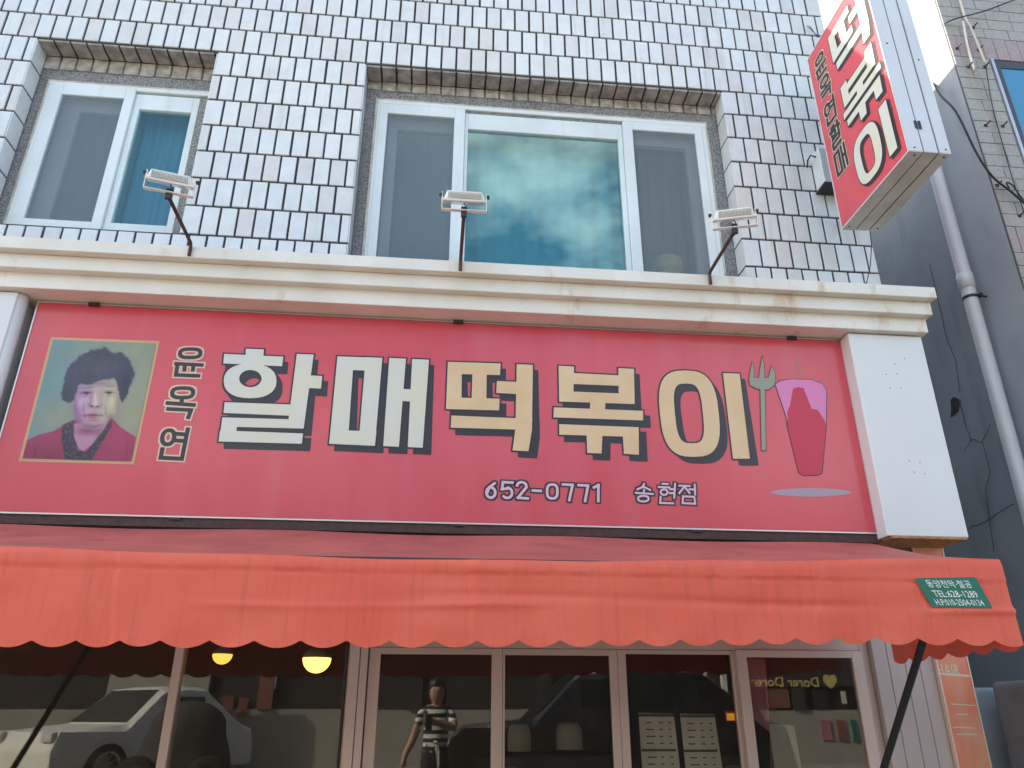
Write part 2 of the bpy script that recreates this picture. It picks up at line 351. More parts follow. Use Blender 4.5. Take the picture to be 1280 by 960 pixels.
def text_obj(name, s, size, matname, M, parent, offset=0, bold=0, kx=1.0):
    cu = bpy.data.curves.new('tmp', 'FONT'); cu.body = s; cu.size = size; cu.align_x = 'CENTER'; cu.align_y = 'CENTER'; cu.resolution_u = 2; cu.offset = bold
    ob = bpy.data.objects.new('tmp', cu); COL.objects.link(ob); dg = bpy.context.evaluated_depsgraph_get()
    me = bpy.data.meshes.new_from_object(ob.evaluated_get(dg)); bpy.data.objects.remove(ob); bpy.data.curves.remove(cu); me.name = name
    me.transform(Matrix.Diagonal((kx, 1, 1, 1))); me.transform(Matrix.Translation(-ORG[parent.name]) @ M if parent else M); me.materials.clear(); me.materials.append(MATS[matname])
    o = bpy.data.objects.new(name, me); COL.objects.link(o)
    if parent: o.parent = parent; ORG[o.name] = ORG[parent.name]
    return o
FACING = Matrix(((1, 0, 0, 0), (0, 0, -1, 0), (0, 1, 0, 0), (0, 0, 0, 1)))      # text upright, read by someone looking towards +Y
FACING_BACK = Matrix(((-1, 0, 0, 0), (0, 0, 1, 0), (0, 1, 0, 0), (0, 0, 0, 1)))  # read by someone looking towards -Y

# ================================================================== SETTING
def ground_z(y):                      # the lane climbs away from the shop
    if y > 2.6: return 0.0
    return min(.62, (2.6 - y) * .105)
b = MB(); ys = [400, 60, 14, 4.3, 2.6, 1.5, 0, -1.5, -3.3, -12, -60, -400]
for i in range(len(ys) - 1):
    y0, y1 = ys[i], ys[i + 1]; z0, z1 = ground_z(y0), ground_z(y1)
    b.add([(-400, y0, z0), (400, y0, z0), (400, y1, z1), (-400, y1, z1)], [(0, 1, 2, 3)])
struct(b.build('street', 'lane_concrete'))
b = MB(); b.box(-9, 9, 3.2, 4.4, .004, .12); struct(b.build('pavement', 'concrete', bevel=.01))
b = MB(); b.box(-30, 30, -9, -6.4, .5, .74); struct(b.build('far_pavement', 'concrete', bevel=.01))

# ================================================================== SHOP BUILDING
WY = 4.40                                        # face of the tiles
XR = 3.09; ROOF = 7.43; XL = -9.0
BLD = thing('shop_building', 'two storey shop building clad in white glazed tiles with black joints', 'building', (0, WY, 0))
LWX = (-3.02, -1.745); BWX = (-.665, 2.11); WTOP = 6.15; WBOT = 4.49
b = MB()
y0, y1 = WY + .012, WY + .26
b.box(XL, XR - .012, y0, y1, WTOP, ROOF); b.box(XL, LWX[0], y0, y1, 3.9, WTOP); b.box(LWX[1], BWX[0], y0, y1, 3.9, WTOP); b.box(BWX[1], XR - .012, y0, y1, 3.9, WTOP)
b.box(LWX[0], LWX[1], y0, y1, 3.9, 4.56); b.box(BWX[0], BWX[1], y0, y1, 3.9, 4.45)
b.build('wall', 'mortar', BLD)
b = MB(); b.box(XR - .27, XR - .012, y1 + .001, 12, 0, ROOF - .001); b.box(XL, XL + .25, y1 + .001, 12, 0, ROOF - .001); b.box(XL + .25, XR - .27, 11.75, 12, 0, ROOF - .001)
b.box(XL + .25, XR - .27, y1 + .001, 11.75, 3.2, 3.4)
b.box(XL + .25, XL + .45, 5.0, 8, 3.4, 7); b.build('side_wall', 'plaster_grey', BLD)
b = MB(); b.box(XL, XR, WY, 12.0, ROOF + .001, ROOF + .02); b.build('roof', 'concrete', BLD)
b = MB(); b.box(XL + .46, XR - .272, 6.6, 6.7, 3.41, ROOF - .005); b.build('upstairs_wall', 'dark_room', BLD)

# --- tiles: three sorts of cut, shared meshes
PX, PZ = .1135, .2306; Z0 = 4.554; X0 = -.6655
def tile_mesh(w, h, nm, dep=.012, ch=.0025, m='glazed_tile', skew=0):
    hw, hh = w / 2, h / 2; b = MB()
    vs = [(-hw, dep + .004, -hh), (hw, dep + .004, -hh), (hw, dep + .004, hh), (-hw, dep + .004, hh), (-hw, ch, -hh), (hw, ch, -hh), (hw, ch, hh), (-hw, ch, hh),
          (-hw + ch, skew, -hh + ch), (hw - ch, -skew, -hh + ch), (hw - ch, 0, hh - ch), (-hw + ch, 0, hh - ch)]
    fs = [(0, 1, 5, 4), (1, 2, 6, 5), (2, 3, 7, 6), (3, 0, 4, 7), (4, 5, 9, 8), (5, 6, 10, 9), (6, 7, 11, 10), (7, 4, 8, 11), (8, 9, 10, 11)]
    me = bpy.data.meshes.new(nm); me.from_pydata(vs, [], fs); me.materials.append(MATS[m]); return me, vs, fs
TW, TH = PX - .0155, PZ - .0165
cache = {}
def tm(w, k):
    key = (round(w, 3), k)
    if key not in cache: cache[key] = tile_mesh(round(w, 3), TH, 'tile', skew=(.0006, -.0006, 0)[k])
    return cache[key]
tiles = []
def inwin(x0, x1, zc):
    return any(x0 < wx[1] - .02 and x1 > wx[0] + .02 for wx in (LWX, BWX)) and 4.56 < zc < WTOP
GAPX, GAPZ = .0155, .0165
for r in range(-1, 13):
    zb = Z0 + (r - 0) * PZ; zc = zb + PZ / 2
    off = PX / 2 if r % 2 == 0 else 0
    spans = [(XL, XR)]
    if zb > 4.5 and zc < WTOP: spans = [(XL, LWX[0]), (LWX[1], BWX[0]), (BWX[1], XR)]
    elif zc < WTOP: spans = [(XL, BWX[0]), (BWX[1], XR)]
    for s0, s1 in spans:
        base = X0 + off if s1 != LWX[0] else s1 + off
        k0 = math.ceil((s0 - base) / PX); xs_ = [s0]
        x = base + k0 * PX
        while x < s1: xs_.append(x); x += PX
        xs_.append(s1)
        if xs_[1] - xs_[0] < .032: xs_.pop(1)
        if xs_[-1] - xs_[-2] < .032: xs_.pop(-2)
        for a, c in zip(xs_, xs_[1:]):
            if zc + PZ / 2 >= ROOF + .1: continue
            a2 = a + (GAPX / 2 if a != s0 else .001); c2 = c - (GAPX / 2 if c != s1 else .001)
            tiles.append(((a2 + c2) / 2, zc, c2 - a2))
def facing(t):   # how large it shows
    x, z, w = t; dx, dz = x, z - CH; d = math.sqrt(dx * dx + WY * WY + dz * dz)
    v = R @ np.array([x, -dz, WY]); px = 640 + F * v[0] / v[2]; py = 480 + F * v[1] / v[2]
    vis = 0 < px < 1280 and -8 < py < 400 and z > 4.45
    return (1 if vis else 0) * w / d ** 3
tiles.sort(key=facing, reverse=True)
rest = MB()
for i, (x, z, w) in enumerate(tiles):
    me, vs, fs = tm(w, random.randrange(3)); x += random.uniform(-.0012, .0012); z += random.uniform(-.0012, .0012); dy = random.uniform(-.0012, .0012)
    if i < 300: put('tile', me, (x, WY + dy, z), BLD)
    else: rest.add([(x + a, WY + dy + bb, z + c) for a, bb, c in vs], fs)
o = rest.build('tile_field', 'glazed_tile', BLD, kind='stuff')
# reveals (left jambs face +X, right jamb faces -X), soffit tiles, second row behind
RD = .15
def jamb(X, sgn, nm):
    b = MB(); b.box(min(X, X - sgn * .012), max(X, X - sgn * .012), WY + .014, WY + RD, WBOT, WTOP)
for (X, sgn) in ((LWX[0], 1), (BWX[0], 1), (BWX[1], -1), (LWX[1], -1)):
    for r in range(-1, 7):
        zc = Z0 + r * PZ + PZ / 2
        b = MB(); xa, xb = sorted((X, X + sgn * .008)); b.box(xa, xb, WY + .004, WY + RD - .006, zc - TH / 2, min(zc + TH / 2, WTOP - .004)); b.build('reveal_tile', 'glazed_tile' , BLD)
for (xa, xb) in (LWX, BWX):
    x = xa + .012
    while x < xb - .03:
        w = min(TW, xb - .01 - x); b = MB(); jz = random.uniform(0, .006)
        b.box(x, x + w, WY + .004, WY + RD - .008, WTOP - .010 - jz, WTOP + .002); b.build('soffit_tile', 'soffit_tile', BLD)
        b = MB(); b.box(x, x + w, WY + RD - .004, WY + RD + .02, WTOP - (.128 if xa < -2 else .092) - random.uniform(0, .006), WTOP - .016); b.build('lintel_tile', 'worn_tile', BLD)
        x += PX
for (xa, xb) in (LWX, BWX):     # pebble-dash band round each window
    b = MB(); y_ = WY + RD + .008; d = .1
    b.box(xa, xb, y_, y_ + d, 5.90, WTOP); b.box(xa, xa + .12, y_ - .001, y_ + d, 4.3, 5.90); b.box(xb - .12, xb, y_ - .001, y_ + d, 4.3, 5.90)
    b.build('render_band', 'pebble_render', BLD)

# --- windows
def curtain(name, x0, x1, z0, z1, y, m, label, amp=.012, per=.09, group=None):
    b = MB(); n = int((x1 - x0) / .012); vs = []
    for i in range(n + 1):
        x = x0 + (x1 - x0) * i / n
        for z in (z0, z1): vs.append((x, y + amp * math.sin(2 * PI * x / per) + amp * .6 * math.sin(2 * PI * x / (per * 2.7) + 1), z))
    fs = [(2 * i, 2 * i + 2, 2 * i + 3, 2 * i + 1) for i in range(n)]
    o = b.add(vs, fs).build(name, m, smooth=True); return tag(o, label, 'curtain', group)
WYF = WY + RD
def upper_window(nm_label, ox0, ox1, oz0, oz1):
    w = MB(); w.frame(ox0, ox1, oz0, oz1, .035, WYF - .008, WYF + .13, 0)
    o = w.build('window', 'white_frame', BLD, bevel=.003); o['label'] = nm_label
    c = MB(); c.frame(ox0 - .016, ox1 + .016, oz0 - .016, oz1 + .016, .0155, WYF - .004, WYF + .1, 0); c.build('caulking', 'cream_caulk', o)
    return o
wl1 = upper_window('two pane white sliding window at the left of the upper wall', -2.93, -1.752, 4.588, 5.90)
def screen_sash(win, x0, x1, gx0, gx1, gz0, gz1, ztop, zbot, inner_left=.10, inner_right=.0, pane=True):
    b = MB(); b.box(x0, gx0, WYF - .012, WYF + .03, zbot, ztop); b.box(gx1, x1, WYF - .012, WYF + .03, zbot, ztop)
    b.box(gx0, gx1, WYF - .012, WYF + .03, gz1, ztop); b.box(gx0, gx1, WYF - .012, WYF + .03, zbot, gz0); b.build('screen_sash', 'white_frame', win, bevel=.003)
    b = MB(); b.box(gx0, gx1, WYF + .006, WYF + .0065, gz0, gz1); b.build('insect_screen', 'insect_screen', win)
    b = MB(); il = .055; b.frame(gx0 - .02, gx1 + .02, gz0 - .02, gz1 + .03, .02 + inner_left, WYF + .07, WYF + .11, 0, wt=.11, wb=.07, wr=.02 + inner_right); b.build('inner_sash', 'white_frame', win)
    if not pane: return
    b = MB(); b.box(gx0 + inner_left, gx1 - inner_right, WYF + .088, WYF + .092, gz0 + .05, gz1 - .08); b.build('pane', 'window_glass', win)
screen_sash(wl1, -2.905, -2.322, -2.822, -2.39, 4.699, 5.782, 5.886, 4.642, .11, 0)
def glass_sash(win, x0, x1, gx0, gx1, gz0, gz1, ztop, zbot):
    b = MB(); ya, yb = WYF + .012, WYF + .06
    b.box(x0, gx0, ya, yb, zbot, ztop); b.box(gx1, x1, ya, yb, zbot, ztop); b.box(gx0, gx1, ya, yb, gz1, ztop); b.box(gx0, gx1, ya, yb, zbot, gz0); b.build('sash', 'white_frame', win, bevel=.003)
    b = MB(); b.box(gx0 - .004, gx1 + .004, ya + .022, ya + .027, gz0 - .004, gz1 + .004); b.build('pane', 'window_glass', win)
glass_sash(wl1, -2.321, -1.790, -2.277, -1.912, 4.717, 5.714, 5.856, 4.62)
wl2 = upper_window('wide three light white window in the middle of the upper wall', -.565, 2.0, 4.35, 5.955)
screen_sash(wl2, -.545, .100, -.483, .019, 4.45, 5.826, 5.918, 4.38, .075, 0)
screen_sash(wl2, 1.328, 1.965, 1.404, 1.905, 4.45, 5.84, 5.918, 4.38, 0, .06, pane=False)
glass_sash(wl2, .101, 1.327, .126, 1.290, 4.45, 5.75, 5.908, 4.38)
curtain('curtain', -2.95, -2.3, 4.55, 5.9, 4.74, 'curtain_grey', 'grey curtain behind the screened half of the left upstairs window')
curtain('curtain', -2.29, -1.8, 4.55, 5.9, 4.74, 'curtain_blue', 'blue curtain behind the clear half of the left upstairs window')
curtain('curtain', -.58, .10, 4.3, 5.95, 4.74, 'curtain_grey', 'grey curtain behind the left screened light of the wide window')
curtain('curtain', .11, 1.32, 4.3, 5.95, 4.76, 'curtain_teal', 'teal curtain with tall folds behind the middle pane of the wide window', .016, .14)
curtain('curtain', 1.33, 2.0, 4.3, 5.95, 4.93, 'curtain_grey', 'grey curtain behind the right screened light, behind the green jar')
# jar on the sill
J = MB(); J.lathe([(0, 0), (.09, 0), (.10, .03), (.103, .08), (.098, .10), (.112, .115), (.12, .14), (.115, .17), (.10, .185), (.11, .20), (.112, .215), (.09, .235), (.03, .25), (0, .25)], (1.65, 4.73, 4.545), 20)
j = J.build('jar', 'ceramic_green', smooth=True)
tag(j, 'yellow green lidded jar behind the screen of the wide window', 'jar')
J = MB(); J.box(1.35, 1.98, 4.665, 4.89, 4.44, 4.569); J.build('window_sill', 'white_frame', wl2)

# --- cornice, cladding
for (z0, z1, yf, xe) in ((3.9, 3.992, 4.055, 3.097), (4.0, 4.0815, 4.0, 3.115), (4.0925, 4.172, 3.945, 3.130)):
    b = MB(); b.box(XL, xe, yf, 4.42, z0 + .0005, z1 + (.010 if z1 < 4.1 else 0)); b.build('cornice_band', 'white_sheet', BLD, bevel=.003)
b = MB(); b.box(2.575, 3.071, 4.10, 4.44, 2.592, 3.892); b.build('pillar', 'white_cladding', BLD, bevel=.004)
b = MB(); b.box(2.60, 3.06, 4.103, 4.43, 2.580, 2.5915); 
b.build('pillar_foot', 'rust', BLD)
b = MB(); b.box(XL, -2.455, 4.10, 4.44, 2.592, 3.892); b.build('pillar', 'white_cladding', BLD, bevel=.004)
b = MB(); b.tube([(-2.465, 4.155, 2.6), (-2.465, 4.155, 3.89)], .045, 16); b.build('corner_roll', 'white_cladding', BLD, smooth=True)
for (cx, cy) in ((1118.6, 455), (1131, 448), (1121.5, 467), (1137, 576), (1150, 578), (1143, 590), (1156, 592), (1113, 485), (1126, 485), (1108, 468)):
    p = atY(cx, cy, 4.098); b = MB(); b.lathe([(0, -.001), (.0045, -.001), (.0045, .004)], (p[0], 4.1, p[2]), 8, axis='y'); b.build('screw', 'rust', BLD)
b = MB(); b.box(XL, XR - .02, 4.36, 4.43, 2.10, 3.88); b.build('fascia_backing', 'room_wall', BLD)

# --- ground floor
GY = 4.45
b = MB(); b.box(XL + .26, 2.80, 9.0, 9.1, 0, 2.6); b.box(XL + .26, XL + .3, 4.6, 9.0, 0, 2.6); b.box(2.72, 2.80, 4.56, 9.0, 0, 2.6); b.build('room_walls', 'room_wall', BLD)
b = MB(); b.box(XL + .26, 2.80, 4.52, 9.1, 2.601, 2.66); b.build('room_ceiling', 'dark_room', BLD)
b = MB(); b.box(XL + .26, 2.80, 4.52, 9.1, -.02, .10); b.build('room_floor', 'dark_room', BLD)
b = MB(); b.box(-.395, 2.463, GY - .03, GY + .06, 1.990, 2.06); b.box(-.395, 2.463, GY - .045, GY + .06, 2.061, 2.10); b.build('door_header', 'alu', BLD, bevel=.002)
def post(x0, x1, y0=GY - .03, y1=GY + .05, z1=1.989, nm='post', m='alu'):
    b = MB(); b.box(x0, x1, y0, y1, .10, z1); return b.build(nm, m, BLD, bevel=.002)
post(-1.343, -1.298, z1=2.5); post(-.454, -.440, z1=2.5, m='black_metal'); post(2.464, 2.517, z1=2.0995, y1=GY + .09)
b = MB(); b.box(-.425, -.375, GY - .05, GY + .05, .1, 2.5); b.box(-.372, -.332, GY - .045, GY + .05, .1, 2.5); b.box(-.439, -.426, GY - .02, GY + .05, .1, 2.5); b.build('cladding_panel', 'alu', BLD, bevel=.003)
def leaf(x0, x1, gx0, gx1, y, gz1=1.955, lab=None):
    b = MB(); b.box(x0, gx0, y - .018, y + .018, .11, 1.988); b.box(gx1, x1, y - .018, y + .018, .11, 1.988); b.box(gx0, gx1, y - .018, y + .018, gz1, 1.988); b.box(gx0, gx1, y - .018, y + .018, .11, .24)
    o = b.build('sliding_door', 'alu', BLD, bevel=.002)
    g = MB(); g.box(gx0 - .003, gx1 + .003, y - .003, y + .003, .237, gz1 + .003); g.build('pane', 'shop_glass', o); return o
leaf(-.326, .398, -.266, .340, GY); leaf(.400, 1.042, .412, .998, GY + .002); leaf(1.044, 1.730, 1.090, 1.700, GY + .001, 1.965); leaf(1.722, 2.462, 1.775, 2.398, GY - .040, 1.950)
b = MB(); b.box(-1.297, -.455, GY - .003, GY + .003, .3, 2.5); b.build('shop_window_pane', 'shop_glass', BLD)
b = MB(); b.box(XL + .3, -1.344, GY - .003, GY + .003, .3, 2.5); b.build('shop_window_pane', 'shop_glass', BLD)
b = MB(); b.box(XL + .3, -.46, GY - .03, GY + .05, .1, .299); b.build('stall_riser', 'alu', BLD)
for xa, xb in ((2.518, 2.600), (2.603, 2.698), (2.701, 2.785), (2.788, 2.870)):
    b = MB(); b.box(xa, xb, 4.375, 4.44, .0, 2.66); b.build('siding_panel', 'siding', BLD, bevel=.002)
b = MB(); b.box(2.52, XR - .03, 4.441, 4.55, 0, 2.9); b.build('corner_post', 'black_metal', BLD)
# hair shop strip
HS = thing('column_sign', 'faded orange vertical sign strip reading hair on the corner column', 'sign', (2.972, 4.36, .1))
b = MB(); b.box(2.882, 3.062, 4.352, 4.438, .1, 2.66); b.build('panel', 'orange_panel', HS)
b = MB(); b.box(2.873, 2.881, 4.347, 4.438, .1, 2.66); b.build('edge_trim', 'old_white', HS); b = MB(); b.box(3.063, 3.070, 4.347, 4.438, .1, 2.66); b.build('edge_trim', 'old_white', HS)
p = atY(1187, 838, 4.351); text_obj('lettering', 'HAIR', .085, 'print_cream', Matrix.Translation((2.936, 4.3505, p[2])) @ FACING, HS, kx=.72)
b = MB()
for (x0, y0_, x1, y1_) in ((1173, 842, 1212, 845), (1190, 880, 1220, 882), (1196, 893, 1210, 893), (1192, 909, 1218, 910), (1197, 918, 1222, 918)):
    a = atY(x0, y0_, 4.35); c = atY(x1, y1_, 4.35); 
    b = MB(); pts = [(a[0], a[2]), (c[0], c[2])]; printed(b, [capsule(pts[0], pts[1], .006 if y0_ != 842 else .012)], 0, lambda u, v, d: (u, 4.3512 - d, v), 0); b.build('paint_scratch', 'print_cream', HS)


# ================================================================== SIGNBOARD
SY = 4.20; SX0, SX1, SZ0, SZ1 = -2.39, 2.580, 2.622, 3.922
SG = thing('signboard', 'long red lightbox sign with portrait photo and large Korean letters', 'sign', ((SX0 + SX1) / 2, SY, SZ0))
b = MB(); b.box(SX0 + .008, SX1 - .008, SY, SY + .05, SZ0 + .008, min(SZ1, 3.888) - .006); b.build('face_panel', 'sign_red', SG)
b = MB(); b.frame(SX0, SX1, SZ0, 3.8915, .008, SY - .006, SY + .14); b.build('frame', 'silver', SG)
b = MB(); b.box(SX0, SX1, SY + .004, SY + .15, SZ0 - .05, SZ0 - .001); b.build('shadow_gap_rail', 'dark_rusty', SG)  # dark strip: underside of the box plus its shadow gap, put into the colour
for px in (114, 573, 985):
    q = atY(px, 400, SY); b = MB(); b.box(q[0] - .03, q[0] + .03, SY - .02, SY - .007, 3.872, 3.8925); b.build('clip', 'black_metal', SG)
for px in (217, 573, 870):
    q = atY(px, 655, SY); b = MB(); b.box(q[0] - .03, q[0] + .03, SY - .006, SY + .003, SZ0 - .012, SZ0 - .002); b.build('clip', 'black_metal', SG)
def sgn(u, v, d): return (u, SY - .0006 - d, v)
def P2(x, y): q = atY(x, y, SY); return (q[0], q[2])
def crop(ox, oy, s, pts): return [P2(ox + x / s, oy + y / s) for x, y in pts]
S6 = 1097 / 320.
def polyset(ox, oy, pieces): return [crop(ox, oy, S6, p) for p in pieces]
def O_ring(cx, cy, rx, ry, irx, iry, sq, isq, sh, icx=None, icy=None, n=28):
    return ring(oval(cx, cy, rx, ry, n, sq, sh), oval(icx or cx, icy or cy, irx, iry, n, isq, sh))
G = {}
G['hal'] = (260, 400, 'print_white', [
    [(163, 124), (240, 127), (237, 160), (161, 157)], [(70, 146), (323, 158), (318, 199), (66, 187)],
    *O_ring(181, 262, 113, 74, 48, 37, 2.3, 2, 0, 182, 252),
    [(381, 146), (453, 149), (410, 466), (341, 462)], [(436, 238), (490, 241), (484, 295), (430, 292)],
    [(72, 353), (360, 363), (350, 411), (67, 399)], [(62, 418), (415, 428), (410, 466), (57, 457)], [(62, 418), (128, 420), (122, 480), (54, 478)], [(52, 474), (408, 487), (402, 531), (46, 521)]])
G['mae'] = (260, 400, 'print_white', [
    [(555, 157), (747, 163), (742, 219), (550, 214)], [(526, 472), (722, 478), (715, 540), (519, 531)], [(555, 157), (625, 159), (599, 532), (520, 530)], [(676, 160), (747, 163), (715, 540), (645, 535)],
    [(777, 163), (848, 167), (818, 544), (751, 541)], [(875, 168), (947, 171), (920, 548), (856, 545)], [(834, 296), (882, 298), (878, 350), (828, 348)]])
G['tteok'] = (540, 400, 'print_tan', [
    [(68, 180), (128, 182), (126, 384), (60, 382)], [(175, 184), (235, 186), (232, 387), (168, 385)], [(68, 180), (294, 187), (291, 237), (66, 231)], [(62, 332), (290, 338), (287, 388), (60, 382)],
    [(363, 190), (432, 193), (428, 472), (357, 470)], [(278, 262), (366, 266), (363, 318), (275, 313)], [(83, 410), (430, 424), (425, 472), (80, 462)], [(357, 468), (428, 472), (413, 563), (345, 559)]])
G['bok'] = (540, 400, 'print_tan', [
    [(542, 197), (608, 200), (605, 352), (545, 349)], [(798, 207), (865, 210), (868, 361), (800, 358)], [(606, 228), (800, 238), (802, 283), (606, 275)], [(545, 305), (868, 318), (866, 361), (545, 350)],
    [(678, 350), (742, 353), (742, 388), (676, 384)], [(522, 375), (904, 390), (904, 431), (520, 418)],
    [(545, 447), (885, 460), (885, 502), (545, 492)], [(662, 490), (730, 492), (726, 573), (665, 570)], [(815, 462), (885, 464), (886, 578), (822, 574)]])
G['i'] = (800, 400, 'print_tan', [
    *O_ring(211, 402, 126, 185, 60, 128, 2.9, 3.4, .1, 209, 401, 36), [(355, 228), (426, 231), (470, 595), (398, 595)]])
GLY = {}
for gi, key in enumerate(('hal', 'mae', 'tteok', 'bok', 'i')):
    ox, oy, m, pcs = G[key]; b = MB(); face = polyset(ox, oy, pcs)
    GLY[key] = (face, m)
    infl = [square_inflate(p, .0095) if key != 'i' else inflate(p, .0095) for p in face]
    sh = []
    for p in infl:
        q = []
        for (u, v) in p:
            t = (3.72 - v) / .5; q.append((u + .020 + .016 * t, v - (.044 - .009 * t)))
        sh.append(q)
    printed(b, sh, 1, sgn, 1 + gi * .01); printed(b, infl, 2, sgn, 2 + gi * .01); printed(b, face, 0, sgn, 3 + gi * .01)
    b.build('letter', [m, 'print_shadow', 'print_black'], SG)
# small vertical name and the telephone line, drawn as strokes in photo pixels
def stroke_glyph(lines, w, ol, mface, mline, name='letter', pl=sgn, conv=P2, base=1):
    ln = [[conv(*p) for p in l] for l in lines]; b = MB(); fc = strokes(ln, w)
    printed(b, [square_inflate(p, ol) for p in fc], 1, pl, base); printed(b, fc, 0, pl, base + 1)
    return b.build(name, [mface, mline], SG)
s8 = 565 / 100.
def c8(lines): return [[(180 + x / s8, 420 + y / s8) for x, y in l] for l in lines]
yun = c8([oval(327, 123, 72, 30, 20, 2.8, -.1), [(228, 196), (408, 206)], [(290, 205), (286, 240)], [(350, 208), (346, 240)], [(236, 212), (226, 276), (384, 282)]])
ok_ = c8([oval(274, 402, 74, 34, 20, 2.8, -.1), [(268, 440), (266, 478)], [(168, 474), (352, 488)], [(172, 516), (332, 524), (314, 574)]])
yeon = c8([oval(172, 716, 42, 50, 20, 2.2, -.15), [(310, 660), (268, 866)], [(218, 690), (290, 696)], [(212, 738), (284, 742)], [(130, 800), (118, 860), (268, 868)]])
for g in (yun, ok_, yeon): stroke_glyph(g, .023, .0088, 'print_black', 'print_beige')
def c7(lines, ox=540): return [[(ox + x / S6, 400 + y / S6) for x, y in l] for l in lines]
dg = [c7([[(268, 700), (245, 718), (236, 742)], oval(252, 740, 19, 22, 18)]),
      c7([[(345, 697), (304, 695), (300, 725), (325, 722)], oval(322, 741, 21, 22, 12, 2, 0, -PI / 2, PI * .8)]),
      c7([oval(384, 712, 20, 17, 8, 2, 0, -PI, .2), [(404, 718), (368, 762), (410, 765)]]),
      c7([[(432, 731), (466, 733)]]),
      c7([oval(515, 735, 22, 30, 20, 2.8)]),
      c7([[(561, 705), (602, 707), (588, 772)]]), c7([[(628, 708), (668, 710), (656, 776)]]), c7([[(694, 718), (713, 708), (712, 776)]])]
for g in dg: stroke_glyph(g, .0150, .0088, 'print_pink', 'print_black', 'digit')
def c8b(lines): return [[(800 + x / S6, 400 + y / S6) for x, y in l] for l in lines]
song = c7([[(908, 703), (902, 716), (880, 726)], [(904, 714), (934, 728)], [(908, 728), (907, 742)], [(873, 741), (946, 746)], oval(905, 766, 23, 12, 16, 2.3)])
hyeon = c8b([[(96, 702), (118, 703)], [(80, 716), (126, 718)], oval(103, 738, 15, 12, 14), [(150, 702), (146, 762)], [(128, 725), (146, 726)], [(128, 742), (146, 743)], [(88, 758), (86, 784), (142, 786)]])
jeom = c8b([[(168, 710), (212, 712)], [(191, 713), (168, 742)], [(192, 716), (212, 742)], [(234, 706), (236, 748)], [(212, 726), (232, 727)], [(184, 756), (232, 758), (236, 788), (182, 785), (184, 756)]])
for g in (song, hyeon, jeom): stroke_glyph(g, .0115, .0088, 'print_pink', 'print_black')
# plain paper food cup with red sauce, fork and steam (generic illustration)
def c8p(pts): return [P2(800 + x / S6, 400 + y / S6) for x, y in pts]
b = MB()
cup = [c8p([(580, 272), (600, 262), (798, 300), (798, 330), (795, 440), (640, 440)]), c8p([(600, 262), (640, 254), (740, 258), (780, 275), (798, 300)]), c8p([(580, 272), (598, 262), (798, 300), (640, 445)])]
cup = [c8p([(580, 276), (600, 262), (650, 254), (735, 257), (780, 274), (798, 300), (796, 450), (638, 450)])]
body = [c8p([(628, 440), (797, 448), (778, 655), (760, 664), (700, 666), (680, 655)])]
printed(b, [inflate(p, .005) for p in cup + body], 2, sgn, 1)
printed(b, cup, 1, sgn, 2); printed(b, body, 0, sgn, 2.2)
drip = [c8p([(655, 295), (675, 288), (700, 292), (708, 330), (730, 370), (740, 405), (632, 420), (648, 380)]), c8p([(630, 395), (640, 370), (650, 400), (700, 430), (760, 385), (768, 410), (790, 430), (797, 455), (636, 452)])]
printed(b, drip, 0, sgn, 3)
b.build('cup_print', ['print_mascot_red', 'print_mascot_pink', 'print_black'], SG)
b = MB(); fork = [c8p([(480, 180), (486, 215), (488, 250), (466, 262), (470, 225)]), c8p([(524, 155), (532, 220), (530, 262), (508, 262), (512, 215)]), c8p([(564, 196), (578, 230), (578, 262), (548, 256), (556, 222)]),
                  c8p([(466, 248), (578, 250), (574, 280), (548, 300), (500, 296), (470, 280)]), c8p([(514, 290), (534, 290), (538, 560), (520, 560)])]
printed(b, [inflate(p, .0030) for p in fork], 1, sgn, 5); printed(b, fork, 0, sgn, 6); b.build('fork_print', ['print_olive', 'print_black'], SG)
b = MB(); st = [[(634, 172), (632, 195), (650, 215), (672, 228), (678, 243)], [(690, 160), (672, 180), (684, 205), (704, 225), (706, 240)], [(676, 178), (672, 200), (690, 222), (694, 240)]]
for l in st: printed(b, strokes([c8p(l)], .004), 0, sgn, 1)
b.build('steam_print', 'print_olive', SG)
b = MB(); printed(b, [c8p(oval(732, 739, 174, 18, 20))], 0, sgn, 1); b.build('ground_shade_print', 'print_shade', SG)

